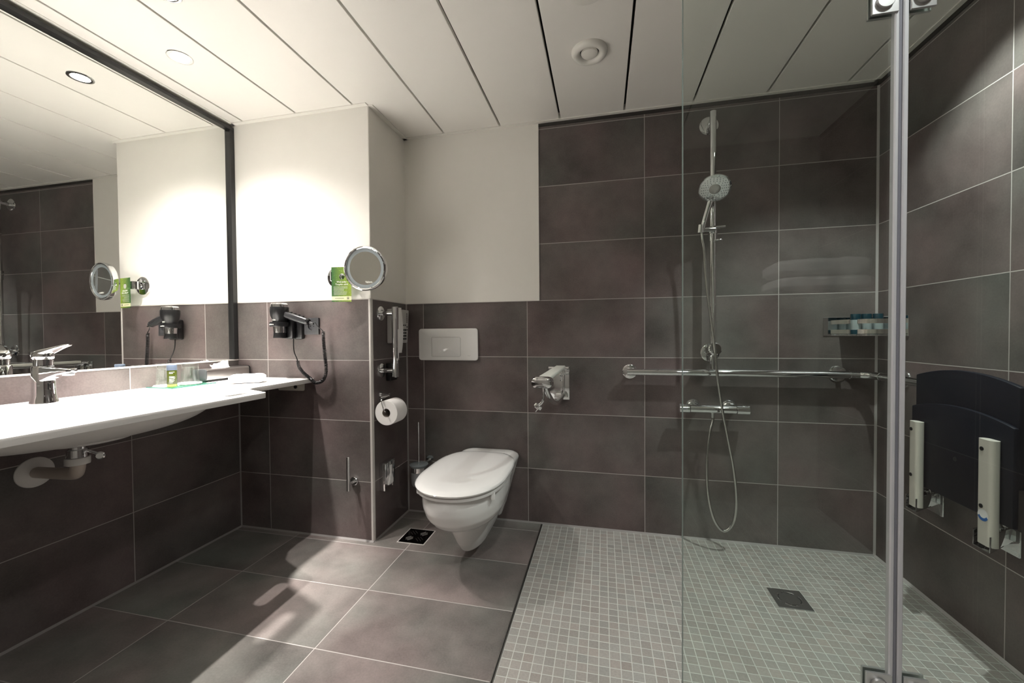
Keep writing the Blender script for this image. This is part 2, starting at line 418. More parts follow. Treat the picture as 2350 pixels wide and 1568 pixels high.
# perimeter angle
m.mi = 2
m.box(XP, XR, -0.024, 0.0, H - 0.004, H + 0.03, 0.001, 1)
m.box(XL, XP + 0.001, YP - 0.024, YP, H - 0.004, H + 0.03, 0.001, 1); m.box(XP, XP + 0.024, YP, 0, H - 0.004, H + 0.03, 0.001, 1)
m.box(XR - 0.024, XR, YF, 0, H - 0.004, H + 0.03, 0.001, 1)
m.box(XL - 0.02, XL + 0.012, YF, YP, H - 0.004, H + 0.03, 0.001, 1)
m.box(XL, XR, YF, YF + 0.024, H - 0.004, H + 0.03, 0.001, 1)
struct(m, 'ceiling', [ceilm, gap_dark, trimw])
# shadow gap under the ceiling over the tiles
m = MB(); m.box(-0.532, XR, -0.004, 0.001, H - 0.020, H - 0.004); m.box(XR - 0.004, XR + 0.001, YF, 0, H - 0.020, H - 0.004)
struct(m, 'trim_5', pbr('dark_joint', (0.03, 0.026, 0.024), 0.7))
# silicone joints
m = MB()
def bead(p0, p1, a, b, r=0.007):
    m.prism([(0, 0), (r, 0), (0, r)], p0, a, b, Vector(p1) - Vector(p0))
bead((XL, YF, 0), (XL, YP, 0), (1, 0, 0), (0, 0, 1)); bead((XL, YP, 0), (XP, YP, 0), (0, -1, 0), (0, 0, 1)); bead((XP, YP, 0), (XP, 0, 0), (1, 0, 0), (0, 0, 1))
bead((XP, 0, 0), (XR, 0, 0), (0, -1, 0), (0, 0, 1)); bead((XL, YP, 0), (XL, YP, ZJ - 0.1), (1, 0, 0), (0, -1, 0), 0.005)
bead((XP, 0, 0), (XP, 0, ZJ + 0.3), (1, 0, 0), (0, -1, 0), 0.006); 
struct(m, 'trim_6', silicone)
m = MB()
bead((XR, YF, 0), (XR, 0, 0), (-1, 0, 0), (0, 0, 1), 0.008); bead((XR, 0, 0), (XR, 0, H - 0.02), (-1, 0, 0), (0, -1, 0), 0.007)
struct(m, 'trim_7', pbr('pale_joint', (0.36, 0.34, 0.33), 0.5))

# ------------------------------------------------------------------ ceiling lamps, vents
for x, y, wide, beam, c, rad, lab in LAMPS:
    t = thing('ceiling_spotlight', lab, 'lamp', (x, y, H), 'recessed ceiling spotlights')
    m = MB(); m.lathe([(0.031, 0.0), (0.031, -0.002), (0.036, -0.0035), (0.043, -0.002), (0.044, 0.0)], (x, y, H)); m.build('trim_ring', chrome, t)
    m = MB(); m.lathe([(0, -0.001), (0.031, -0.001)], (x, y, H), seg=32); m.build('lens', lens, t)
    for part in (wide, beam):
        if part:
            ld = bpy.data.lights.new('spot_bulb', 'SPOT'); ld.energy, ld.spot_size, ld.spot_blend = part[0], radians(part[1]), part[2]; ld.color = c; ld.shadow_soft_size = rad
            lo = bpy.data.objects.new('spot_bulb', ld); COL.objects.link(lo); lo.location = (x, y, H - 0.012); par(lo, t)
t = thing('air_vent', 'round white ceiling air vent with a disc set in a rolled rim', 'vent', (-0.253, -0.487, H))
m = MB(); pr = [(0.036 + 0.034 * (1 - cos(a)) / 2, -0.018 * sin(a)) for a in [pi * k / 14 for k in range(15)]]
m.lathe([(0.036, 0.01)] + pr, (-0.253, -0.487, H), seg=56); m.build('rim', trimw, t)
m = MB(); m.lathe([(0, -0.016), (0.024, -0.0155), (0.031, -0.012), (0.033, -0.006), (0.020, 0.004)], (-0.253, -0.487, H), seg=48); m.build('valve_disc', trimw, t)
m = MB(); m.lathe([(0, -0.0005), (0.037, -0.0005)], (-0.253, -0.487, H)); m.build('throat', gap_dark, t)
m = MB(); m.lathe([(0, -0.012), (0.055, -0.011), (0.068, -0.006), (0.072, 0.0)], (-0.253, -0.79, H), seg=48)
o = m.build('ceiling_speaker', trimw); tag(o, 'pale round ceiling disc between the air vent and the top edge of the frame', 'ceiling disc')

# ------------------------------------------------------------------ big mirror
t = thing('wall_mirror', 'wall-wide mirror in a black frame above the washbasin worktop', 'mirror', (MX, -1.6, ZJ))
m = MB(); m.box(MX - 0.006, MX, YF + 0.05, YP - 0.026, ZJ + 0.002, 2.094); m.build('mirror_glass', mirror_m, t, smooth=False)
m = MB(); m.box(MX - 0.012, XL + 0.004, YF + 0.03, YP - 0.001, 2.094, 2.110, 0.001, 1); m.box(MX - 0.012, XL + 0.004, YP - 0.027, YP - 0.001, ZJ + 0.002, 2.094, 0.001, 1)
m.build('frame', blackf, t)

# ------------------------------------------------------------------ washbasin worktop
BX, BY = -1.785, -1.17
t = thing('washbasin_worktop', 'long white washbasin worktop with a moulded bowl and a grip slot near its front edge', 'washbasin', (-1.8, -1.2, WT))
def arc(cx, cy, r, a0, a1, n=6): return [(cx + r * cos(radians(a0 + (a1 - a0) * k / n)), cy + r * sin(radians(a0 + (a1 - a0) * k / n))) for k in range(n + 1)]
poly = [(XL + 0.0005, YF + 0.3), (-1.46, YF + 0.3)] + arc(-1.46 - 0.022, -0.822 - 0.022, 0.022, 0, 90) + arc(-1.60, -0.79, 0.032, 270, 180) [0:0] + [(-1.56, -0.790), (-1.60, -0.772), (-1.625, -0.735), (-1.632, -0.69), (-1.632, YP + 0.0), (XL + 0.0005, YP + 0.0)]
m = MB(); m.prism(poly, (0, 0, WT - 0.021), (1, 0, 0), (0, 1, 0), (0, 0, 0.021), 0.0012)
slab = m.build('worktop', solid, t)
cuts = []
c = MB(); c.lathe([(0, -0.1), (1, -0.1), (1, 0.1), (0, 0.1)], (BX, BY, WT), (0, 0, 1), 72, sx=0.345, sy=0.185, up=(1, 0, 0))
cuts.append(c.build('cut', solid))
for yy in (-0.905,):
    c = MB(); c.prism([(p[0], p[1]) for p in rrect(0.036, 0.090, 0.017)], (-1.518, yy, WT - 0.1), (1, 0, 0), (0, 1, 0), (0, 0, 0.2)); cuts.append(c.build('cut', solid))
vboolean(slab, cuts)
def bowlprof(r0, z0, zb, n=14):
    return [(r0 * (1 - (1 - cos(pi / 2 * (1 - k / n)))) if False else r0 * cos(pi / 2 * k / n) ** 0.62, z0 + (zb - z0) * sin(pi / 2 * k / n) ** 0.9) for k in range(n + 1)]
m = MB()
inner = [(1.0, 0.0), (1.0, -0.004)] + bowlprof(0.985, -0.006, -0.098)
m.lathe(inner, (BX, BY, WT), (0, 0, 1), 72, sx=0.345, sy=0.185, up=(1, 0, 0))
m.build('basin_bowl', ceramic, t, fix=False)
m = MB(); m.lathe([(1.06, -0.0215)] + bowlprof(1.05, -0.022, -0.104), (BX, BY, WT), (0, 0, 1), 72, sx=0.345, sy=0.195, up=(1, 0, 0)); 
m.lathe([(0, -0.1135), (0.092, -0.1135), (0.10, -0.109), (0.104, -0.098), (0.09, -0.08)], (BX - 0.02, BY, WT), (0, 0, 1), 48, sx=1.15, sy=0.95, up=(1, 0, 0))
m.build('bowl_underside', solid, t)
m = MB(); m.lathe([(0, 0.006), (0.018, 0.006), (0.022, 0.003), (0.024, 0)], (BX, BY, WT - 0.101)); m.build('drain_plug', chrome, t)
t = thing('worktop_bracket', 'pale metal bracket bolted to the tiled projection under the narrow worktop end', 'bracket', (-1.76, YP, 0.76))
m = MB(); m.prism(rrect(0.155, 0.044, 0.008), (-1.765, YP - 0.0005, 0.7595), (1, 0, 0), (0, 0, 1), (0, -0.006, 0), 0.001); m.box(-1.842, -1.688, YP - 0.045, YP - 0.001, 0.776, WT - 0.0215, 0.001); m.build('plate', alu, t)
m = MB(); m.cyl((-1.735, YP - 0.006, 0.757), (-1.735, YP - 0.014, 0.757), 0.009, bev=0.002); m.build('bolt', blackf, t)

# drain pipe
t = thing('drain_trap', 'white and chrome drain pipe running from the bowl into the left wall', 'drain pipe', (-1.85, -1.17, 0.6))
DX, DY = -1.85, -1.175
m = MB(); m.lathe([(0, 0.69), (0.021, 0.69), (0.021, 0.662), (0.026, 0.660), (0.0265, 0.636), (0.024, 0.634), (0, 0.634)], (DX, DY, 0), seg=36); m.build('tailpiece', chrome, t)
m = MB(); m.prism([(0.031 * cos(2 * pi * k / 10), 0.031 * sin(2 * pi * k / 10)) for k in range(10)], (DX, DY, 0.612), (1, 0, 0), (0, 1, 0), (0, 0, 0.0225), 0.002); m.build('union_nut', whitepl, t)
m = MB(); m.tube([(DX, DY, 0.620), (DX, DY, 0.605), (DX - 0.008, DY + 0.002, 0.588), (DX - 0.025, DY + 0.008, 0.577), (DX - 0.06, DY + 0.012, 0.572), (-2.0, DY + 0.02, 0.565), (XL, -1.15, 0.56)], 0.0185, 20); m.build('pipe', beigepl, t)
m = MB(); m.lathe([(0.018, 0), (0.018, 0.012), (0.040, 0.010), (0.050, 0.003), (0.051, 0)], (XL, -1.15, 0.56), (1, 0, 0), 44); m.build('wall_rosette', whitepl, t)
m = MB(); m.cyl((DX + 0.02, DY + 0.01, 0.655), (DX + 0.055, DY + 0.018, 0.645), 0.004); m.lathe([(0, -0.004), (0.009, -0.004), (0.013, 0), (0.009, 0.004), (0, 0.004)], (DX + 0.062, DY + 0.02, 0.637), (0.8, -0.6, 0.0), 24); m.build('pop_up_lever', chrome, t)

# faucet
t = thing('basin_faucet', 'chrome single-lever basin faucet standing on the white worktop', 'faucet', (-2.0, -1.17, WT))
FX, FY = -2.005, -1.168
m = MB(); m.lathe([(0, 0.0), (0.034, 0.0), (0.034, 0.003), (0.031, 0.012), (0.0285, 0.03), (0.0275, 0.06), (0.0275, 0.118), (0.025, 0.122), (0, 0.123)], (FX, FY, WT), seg=48)
secs = []
for k, (d, wv, z0, z1) in enumerate([(-0.0, 0.022, 0.068, 0.121), (0.028, 0.0205, 0.075, 0.121), (0.05, 0.0195, 0.084, 0.120), (0.085, 0.0185, 0.094, 0.118), (0.113, 0.018, 0.098, 0.116), (0.127, 0.015, 0.101, 0.1145), (0.131, 0.008, 0.104, 0.112)]):
    ww = wv
    secs.append([(FX + d, FY + p[0], WT + (z0 + z1) / 2 + p[1]) for p in rrect(2 * ww, z1 - z0, min(0.006, (z1 - z0) * 0.4))])
m.loft(secs); m.build('body', chrome, t)
m = MB(); m.lathe([(0.014, 0.0), (0.014, -0.006), (0.011, -0.007), (0, -0.006)], (FX + 0.113, FY, WT + 0.099), seg=28); m.build('aerator', whitepl, t)
m = MB(); m.lathe([(0.0225, 0.0), (0.023, 0.02), (0.026, 0.024), (0.0265, 0.034), (0.023, 0.044), (0.012, 0.050), (0, 0.051)], (FX, FY, WT + 0.124), seg=44)
secs = []
for d, wv, zc, th in [(-0.026, 0.012, 0.157, 0.014), (-0.018, 0.021, 0.160, 0.022), (0.0, 0.024, 0.164, 0.024), (0.022, 0.022, 0.172, 0.018), (0.045, 0.017, 0.181, 0.011), (0.062, 0.014, 0.187, 0.008), (0.076, 0.011, 0.191, 0.006), (0.081, 0.006, 0.192, 0.003)]:
    dx = Vector((0.94, 0.34, 0)); dy = Vector((-0.34, 0.94, 0))
    secs.append([tuple(Vector((FX, FY, WT + zc)) + dx * d + dy * p[0] + Vector((0, 0, p[1]))) for p in rrect(2 * wv, th, th * 0.45)])
m.loft(secs); m.build('lever', chrome, t)

# ------------------------------------------------------------------ things on the worktop
t = thing('glass_tray', 'rectangular green glass tray under the tumblers and the small bottle', 'tray', (-2.0, -0.72, WT))
TRAY = [(-2.078, -0.815), (-1.925, -0.825), (-1.935, -0.625), (-2.083, -0.600)]
m = MB(); m.prism(TRAY, (0, 0, WT + 0.0005), (1, 0, 0), (0, 1, 0), (0, 0, 0.0045)); m.build('plate', traygl, t, smooth=False)
m = MB()
for a, b in ((0, 1), (1, 2)):
    A = Vector((*TRAY[a], 0)); B = Vector((*TRAY[b], 0)); n = (B - A).normalized().cross(Vector((0, 0, 1)))
    m.prism([(0, 0.0006), ((B - A).length, 0.0006), ((B - A).length, 0.0048), (0, 0.0048)], A + Vector((0, 0, WT)), (B - A).normalized(), (0, 0, 1), n * 0.0008)
m.build('polished_edge', trayedge, t, smooth=False)
ZT = WT + 0.0052
def coaster(x, y, lab):
    random.seed(int(x * 1000)); m = MB(); secs = []
    prof = []
    n = 40; ring0 = [(x + 0.043 * cos(2 * pi * k / n) * (1 + 0.03 * sin(9 * k)), y + 0.043 * sin(2 * pi * k / n) * (1 + 0.03 * sin(9 * k)), ZT) for k in range(n)]
    ring1 = [(p[0], p[1], ZT + 0.0022 + 0.001 * sin(5 * k)) for k, p in enumerate(ring0)]
    m.loft([ring0, ring1]); o = m.build('paper_coaster', tissue); tag(o, lab, 'coaster', 'paper coasters on the glass tray')
GL = [(-2.036, -0.766), (-2.030, -0.668)]
coaster(*GL[0], 'white paper coaster under the left tumbler, behind the bottle'); coaster(*GL[1], 'white paper coaster under the right tumbler beside the tissue box')
for (x, y), lab in zip(GL, ('upside-down clear glass tumbler partly hidden behind the green bottle', 'upside-down clear glass tumbler in full view beside the tissue box')):
    m = MB(); hh = 0.083; z0 = ZT + 0.0035
    m.lathe([(0, hh), (0.026, hh), (0.0305, hh - 0.002), (0.032, hh - 0.007), (0.0355, 0.0), (0.0335, 0.0), (0.030, hh - 0.014), (0.026, hh - 0.016), (0, hh - 0.016)], (x, y, z0), seg=48)
    tag(m.build('tumbler', clear), lab, 'glass', 'glass tumblers on the tray')
t = thing('shampoo_bottle', 'small green toiletry bottle with a blue-grey cap on the glass tray', 'bottle', (-1.965, -0.795, ZT))
bx, by = -1.965, -0.795
m = MB(); m.lathe([(0, 0.012), (0.0168, 0.012), (0.0170, 0.014), (0.0170, 0.066), (0.0165, 0.070), (0.0, 0.070)], (bx, by, ZT), seg=36); m.build('bottle_body', shampoo, t)
m = MB(); m.lathe([(0, 0), (0.0150, 0), (0.0170, 0.002), (0.0170, 0.012), (0, 0.012)], (bx, by, ZT), seg=36); m.build('bottle_base', shampoo_y, t)
m = MB(); m.lathe([(0, 0.070), (0.0172, 0.070), (0.0172, 0.090), (0.0160, 0.092), (0, 0.0925)], (bx, by, ZT), seg=36); m.build('cap', bluecap, t)
m = MB(); dn = Vector((0.8, -0.6, 0)); rt = Vector((0.6, 0.8, 0))
for zz, wdt, th in ((0.062, 0.018, 0.0012), (0.057, 0.012, 0.002), (0.043, 0.018, 0.0015), (0.039, 0.020, 0.0012), (0.035, 0.019, 0.0010), (0.031, 0.016, 0.0010), (0.027, 0.018, 0.0010), (0.023, 0.015, 0.0010), (0.018, 0.012, 0.0010)):
    for k in range(6):
        a0 = -0.55 + k * (wdt / 0.0170) / 6; a1 = a0 + (wdt / 0.0170) / 6
        P = []
        for a, z in ((a0, zz), (a1, zz), (a1, zz + th), (a0, zz + th)):
            d = dn * cos(a) + rt * sin(a); P.append(Vector((bx, by, ZT + z)) + d * 0.01725)
        m.quad(*P)
m.build('label_print', inkw, t, smooth=False)
# tissue box
t = thing('tissue_box', 'stainless steel tissue box with black end caps beside the mirror', 'tissue box', (-2.04, -0.48, WT))
rp = [(p[0], p[1]) for p in rrect(0.078, 0.054, 0.012)]
m = MB(); m.prism(rp, (-2.047, -0.606, WT + 0.034), (1, 0, 0), (0, 0, 1), (0, 0.228, 0)); m.build('sleeve', steel, t)
m = MB(); m.prism([(p[0] * 1.01, p[1] * 1.02) for p in rp], (-2.047, -0.612, WT + 0.034), (1, 0, 0), (0, 0, 1), (0, 0.006, 0), 0.001); m.build('end_cap', graphite, t)
m = MB(); m.prism([(p[0] * 1.04, p[1] * 1.06) for p in rp], (-2.047, -0.378, WT + 0.034), (1, 0, 0), (0, 0, 1), (0, 0.007, 0), 0.001); m.build('end_cap', blackp, t)
m = MB(); m.box(-2.080, -2.014, -0.600, -0.384, WT + 0.0003, WT + 0.009, 0.002); m.build('foot', blackp, t)
random.seed(4); m = MB()
for s_ in range(5):
    secs = []
    n = 14; ph = s_ * 1.3
    base = []; 
    for j in range(6):
        f_ = j / 5; sec = []
        for k in range(n):
            a = 2 * pi * k / n
            r1 = (0.026 - 0.017 * f_) * (1 + 0.28 * sin(3 * a + ph + f_ * 2))
            sec.append((-2.046 + r1 * 0.7 * cos(a) + 0.004 * sin(ph), -0.50 + r1 * 1.5 * sin(a) - 0.016 * f_ * (s_ - 1.5), WT + 0.060 + 0.032 * f_ * (1 - 0.13 * s_) + 0.004 * sin(2 * a + ph) * f_))
        secs.append(sec)
    m.loft(secs)
tag(m.build('paper_tissue', tissue), 'crumpled white tissue pulled halfway out of the steel box', 'tissue')
# small folded towel on the worktop
def towel(name, cx, cy, z, lx, ly, h, rot, lab, layers=2, cat='towel', group=None, amp=0.002):
    random.seed(int(lx * 1000)); m = MB(); n = 12
    for L_ in range(layers):
        hh = h / layers
        b = bmesh.new(); bmesh.ops.create_cube(b, size=1); bmesh.ops.subdivide_edges(b, edges=b.edges[:], cuts=n, use_grid_fill=True)
        for v in b.verts:
            x, y, zz = v.co
            ex = 1 - 0.10 * (abs(y) * 2) ** 6; ez = 1 - 0.5 * max((abs(x) * 2) ** 8, (abs(y) * 2) ** 8)
            v.co = Vector((x * lx * ex, y * ly * (1 - 0.06 * (abs(x) * 2) ** 6), (zz * ez + 0.5) * hh * 1.03 + L_ * hh))
            v.co += Vector((sin(y * 19 + L_) * amp, cos(x * 23 + L_ * 2) * amp, (sin(x * 17 + L_) * sin(y * 13 + 1)) * amp * (1 if zz > 0 or L_ else 0)))
        b.transform(Matrix.Translation((cx, cy, z)) @ Matrix.Rotation(radians(rot), 4, 'Z')); m.merge(b)
    o = m.build(name, towelm, ang=80); return tag(o, lab, cat, group)
towel('guest_towel', -1.802, -0.585, WT + 0.0015, 0.140, 0.075, 0.038, 34, 'small folded white guest towel lying on the worktop', 1, amp=0.0012)

# ------------------------------------------------------------------ things on the front of the projection
# hair dryer
t = thing('hair_dryer', 'black and chrome hair dryer hanging upright in its wall holder', 'hair dryer', (-1.762, -0.43, 1.0))
HX, HY = -1.765, -0.432
m = MB(); m.lathe([(0.030, 0.0), (0.0285, 0.003), (0.0270, 0.020), (0.0275, 0.026), (0, 0.026)], (HX, HY, 1.008), seg=44)
m.lathe([(0, 0), (0.0275, 0.0), (0.0275, 0.0)], (HX, HY, 1.010), seg=44)
m.build('nozzle', blackp, t)
m = MB(); m.lathe([(0.0272, 0.024), (0.0295, 0.055), (0.0300, 0.070)], (HX, HY, 1.010), seg=44); m.build('chrome_barrel', chrome, t)
m = MB(); m.lathe([(0.0300, 0.068), (0.0320, 0.082), (0.0335, 0.090), (0.0395, 0.108), (0.0420, 0.125), (0.0425, 0.148), (0.0415, 0.150), (0, 0.150)], (HX, HY, 1.010), seg=44); m.build('motor_housing', blackp, t)
m = MB(); m.lathe([(0.0385, 0.149), (0.0385, 0.163), (0.034, 0.169), (0.015, 0.171), (0, 0.171)], (HX, HY, 1.010), seg=44); m.build('rear_grille', chrome, t)
m = MB(); hs = []
for d, rr in ((0.0, 0.014), (0.02, 0.017), (0.06, 0.018), (0.10, 0.0175), (0.125, 0.0165)):
    c0 = Vector((HX + 0.030, HY, 1.125)) + Vector((0.93, 0.10, -0.30)).normalized() * d
    hs.append([tuple(c0 + Vector((0.30, 0, 0.93)) * (p[1]) + Vector((0, 1, 0)) * p[0]) for p in rrect(2 * rr * 0.9, 2 * rr, rr * 0.7)])
m.loft(hs); m.build('handle', blackh, t)
hd = Vector((0.93, 0.10, -0.30)).normalized(); he = Vector((HX + 0.030, HY, 1.125)) + hd * 0.125
m = MB(); m.cyl(he - hd * 0.004, he + hd * 0.010, 0.0175, 0.015, bev=0.002); m.cyl(he + hd * 0.008, he + hd * 0.034, 0.0065, 0.005); m.build('handle_cap', blackp, t)
for k in range(4):
    q = Vector((HX + 0.030, HY, 1.125)) + hd * (0.03 + 0.022 * k) + Vector((0.30, 0, 0.93)) * 0.0185
    m = MB(); m.box(q.x - 0.006, q.x + 0.006, q.y - 0.005, q.y + 0.005, q.z - 0.002, q.z + 0.002, 0.001); m.build('switch', blackp, t)
m = MB(); m.text('1200', 0.010, basis((HX - 0.001, HY - 0.0345, 1.096), (1, 0, 0), (0, 0, 1))); m.build('printed_text', inkw, t, smooth=False)
t = thing('hair_dryer_holder', 'black wall holder clasping the hair dryer on the tiled projection', 'holder', (-1.74, YP, 1.05))
m = MB()
m.lathe([(0.0335, 0), (0.043, 0), (0.0435, 0.002), (0.0435, 0.020), (0.043, 0.022), (0.0335, 0.022)], (HX, HY, 1.064), seg=44, close=True); m.build('holder_ring', blackp, t)
m = MB(); m.box(HX - 0.012, HX + 0.052, YP - 0.050, YP - 0.020, 1.004, 1.105, 0.006); m.box(HX + 0.0, HX + 0.085, YP - 0.022, YP - 0.0005, 1.000, 1.112, 0.009, 3); m.build('wall_plate', blackp, t)
m = MB(); m.text('valera', 0.011, basis((HX - 0.006, HY - 0.0448, 1.0745), (1, 0, 0), (0, 0, 1))); m.build('printed_text', inkw, t, smooth=False)
# spiral cord
t = thing('spiral_cord', 'black coiled cord looping from the dryer handle down to its holder', 'cord', (-1.6, -0.39, 0.8))
pa = [(-1.585, -0.405, 1.083), (-1.572, -0.400, 1.060), (-1.556, -0.395, 1.047), (-1.549, -0.392, 1.035)]
pe = smooth_path([(-1.549, -0.392, 1.038), (-1.548, -0.392, 0.99), (-1.543, -0.392, 0.93), (-1.537, -0.392, 0.87), (-1.538, -0.393, 0.83), (-1.553, -0.394, 0.799), (-1.578, -0.394, 0.786), (-1.600, -0.396, 0.786), (-1.622, -0.396, 0.803), (-1.664, -0.394, 0.832), (-1.690, -0.392, 0.860), (-1.700, -0.391, 0.892)], 40)
L_ = [0]
for a, b in zip(pe[:-1], pe[1:]): L_.append(L_[-1] + (b - a).length)
turns = L_[-1] / 0.0066; hp = []; prev = None
import bisect
NS = int(turns * 10)
for i in range(NS + 1):
    s_ = L_[-1] * i / NS; j = min(max(bisect.bisect(L_, s_) - 1, 0), len(pe) - 2); f_ = (s_ - L_[j]) / (L_[j + 1] - L_[j] + 1e-9)
    p = pe[j].lerp(pe[j + 1], f_); tt = (pe[min(j + 3, len(pe) - 1)] - pe[max(j - 3, 0)]).normalized()
    y = Vector((0, 1, 0)); x = y.cross(tt).normalized(); y = tt.cross(x); a = 2 * pi * turns * i / NS
    hp.append(p + x * 0.0068 * cos(a) + y * 0.0068 * sin(a))
m = MB(); m.tube(hp, 0.0021, 6, smooth=False); m.build('coil', blackp, t)
m = MB(); m.tube(pa, 0.0022, 8); m.build('straight_cord', blackp, t)
m = MB(); m.tube([(-1.700, -0.391, 0.889), (-1.706, -0.390, 0.905), (-1.720, -0.388, 0.93), (-1.728, -0.385, 0.96), (-1.729, -0.383, 1.004)], 0.0026, 8); m.build('straight_cord', blackp, t)
# socket
t = thing('wall_socket', 'square graphite wall socket behind the dryer handle', 'socket', (-1.635, YP, 1.065))
sx_, sz_ = -1.636, 1.0655
m = MB(); m.box(sx_ - 0.042, sx_ + 0.042, YP - 0.010, YP - 0.0002, sz_ - 0.042, sz_ + 0.042, 0.002)
fr = m.build('frame', graphite, t)
c = MB(); c.lathe([(0, 0.004), (0.0195, 0.004), (0.0195, 0.02), (0, 0.02)], (sx_, YP - 0.020 + 0.0, sz_), (0, 1, 0), 40)
cc = MB(); cc.cyl((sx_, YP - 0.03, sz_), (sx_, YP - 0.0035, sz_), 0.0195, seg=40); c2 = cc.build('cut', graphite); cx_ = c.build('cut2', graphite); bpy.data.objects.remove(cx_)
vboolean(fr, [c2])
m = MB(); m.prism([(p[0], p[1]) for p in rrect(0.058, 0.058, 0.003)], (sx_, YP - 0.0103, sz_), (1, 0, 0), (0, 0, 1), (0, 0.0002, 0)); 
for a in (-1, 1):
    m = MB(); m.cyl((sx_ + a * 0.0095, YP - 0.0041, sz_), (sx_ + a * 0.0095, YP - 0.0033, sz_), 0.0028, seg=14); m.build('pin_hole', holed, t)
for za, zb in ((0.0165, 0.0195), (-0.0195, -0.0165)):
    m = MB(); m.box(sx_ - 0.002, sx_ + 0.002, YP - 0.0095, YP - 0.004, sz_ + za, sz_ + zb); m.build('earth_contact', chrome, t)
m = MB()
for a, b, c_, d in ((-0.029, 0.029, 0.0285, 0.029), (-0.029, 0.029, -0.029, -0.0285), (-0.029, -0.0285, -0.029, 0.029), (0.0285, 0.029, -0.029, 0.029)): m.box(sx_ + a, sx_ + b, YP - 0.0102, YP - 0.0098, sz_ + c_, sz_ + d)
m.build('insert_joint', holed, t)
# magnifying mirror
t = thing('magnifying_mirror', 'round chrome magnifying mirror on a swivel arm at the corner', 'mirror', (-1.49, YP, 1.305))
MC = Vector((-1.288, -0.430, 1.331)); nn = Vector((0.09, -1.0, -0.04)).normalized()
m = MB(); R_ = 0.104
m.lathe([(0.096, 0.006), (0.100, 0.009), (R_, 0.006), (R_ + 0.001, -0.004), (R_ - 0.003, -0.020), (0.085, -0.026), (0, -0.028)], MC, nn, 72); m.lathe([(0.0925, 0.001), (0.0935, 0.006), (0.097, 0.0075)], MC, nn, 72); m.build('rim', chrome, t)
m = MB(); m.lathe([(0.0765, 0.0012), (0.0925, 0.0018), (0.093, 0.004)], MC, nn, 72); m.build('light_ring', ringgrey, t)
m = MB(); m.lathe([(0.0775 * k / 16, 0.0014 - 0.0014 * (1 - (k / 16) ** 2)) for k in range(17)], MC, nn, 96); m.build('mirror_glass', mirror_m, t, fix=False)
xr, yr, _ = frame(nn); 
m = MB(); m.text('Valera', 0.013, basis(MC + nn * 0.0012 + Vector((0, 0, -0.064)) + xr * 0.016, xr, yr)); m.build('printed_text', inkw, t, smooth=False)
bc = Vector((-1.488, YP, 1.305))
m = MB(); m.lathe([(0, 0.014), (0.044, 0.014), (0.050, 0.010), (0.051, 0.0), (0, 0)], bc, (0, -1, 0), 56); m.build('wall_base', chrome, t)
m = MB(); m.cyl(bc + Vector((0.012, -0.036, -0.022)), bc + Vector((0.012, -0.036, 0.022)), 0.0215, bev=0.002, seg=36); m.cyl(bc + Vector((0.012, -0.012, 0)), bc + Vector((0.012, -0.03, 0)), 0.012); m.build('pivot', chrome, t)
pb = MC - nn * 0.034
m = MB(); m.tube([bc + Vector((0.012, -0.036, 0.012)), bc + Vector((0.05, -0.038, 0.014)), pb + Vector((-0.03, 0.004, -0.012)), pb + Vector((-0.004, 0.0, -0.01))], 0.0052, 14, n=4); m.cyl(pb + Vector((-0.002, 0.001, -0.02)), pb + Vector((-0.002, 0.001, 0.014)), 0.0065); m.cyl(pb, MC - nn * 0.026, 0.010); m.build('arm', chrome, t)
# hanging green card
t = thing('door_hanger_card', 'green printed card with water drops hung on the magnifying mirror arm', 'card', (-1.44, -0.42, 1.26))
cl = Vector((-1.476, -0.4215, 1.180)); cr = Vector((-1.380, -0.4065, 1.180)); cd = (cr - cl).normalized(); cn = cd.cross(Vector((0, 0, 1)))
Wc, Hc = (cr - cl).length, 0.166
hole = arc(Wc * 0.53, Hc - 0.045, 0.0155, 90, -270, 28)
b = MB(); b.prism([(0, 0), (Wc, 0), (Wc, Hc), (0, Hc)], cl, cd, (0, 0, 1), -cn * 0.0006); card = b.build('card_sheet', cardm, t, smooth=False)
c = MB(); c.prism([(p[0], p[1]) for p in arc(Wc * 0.53, Hc - 0.045, 0.0145, 0, 360, 28)[:-1]], cl - cn * 0.01, cd, (0, 0, 1), cn * 0.02); c = c.build('cut', cardm); vboolean(card, [c])
off = cn * 0.0003
m = MB(); m.prism([(0, 0.007), (Wc, 0.007), (Wc, 0.026), (0, 0.026)], cl + off, cd, (0, 0, 1), off * 0.3); m.build('cream_band', cream, t, smooth=False)
m = MB(); Mx = lambda u, v: basis(cl + off * 2.2 + cd * u + Vector((0, 0, v)), cd, (0, 0, 1))
m.text('Weil jeder', 0.0115, Mx(Wc * 0.52, 0.095)); m.text('Tropfen zählt', 0.0115, Mx(Wc * 0.52, 0.083))
random.seed(2)
for k in range(7): m.box(0, 0.05 + 0.02 * random.random(), 0, 0.0011, 0, 0.0001, M=basis(cl + off * 2.2 + cd * 0.010 + Vector((0, 0, 0.071 - 0.0062 * k)), cd, (0, 0, 1)))
m.build('white_print', inkw, t, smooth=False)
m = MB()
m.box(0, 0.045, 0, 0.0018, 0, 0.0001, M=basis(cl + off * 2.6 + cd * 0.016 + Vector((0, 0, 0.0155)), cd, (0, 0, 1)))
for k in range(10):
    a = 2 * pi * k / 10; m.box(-0.001, 0.001, -0.001, 0.001, 0, 0.0001, M=basis(cl + off * 2.6 + cd * (0.081 + 0.0068 * cos(a)) + Vector((0, 0, 0.0165 + 0.0068 * sin(a))), cd, (0, 0, 1)))
m.lathe([(0, 0), (0.0035, 0)], cl + off * 2.8 + cd * 0.081 + Vector((0, 0, 0.0165)), cn, 16); m.build('dark_print', ink, t, smooth=False)
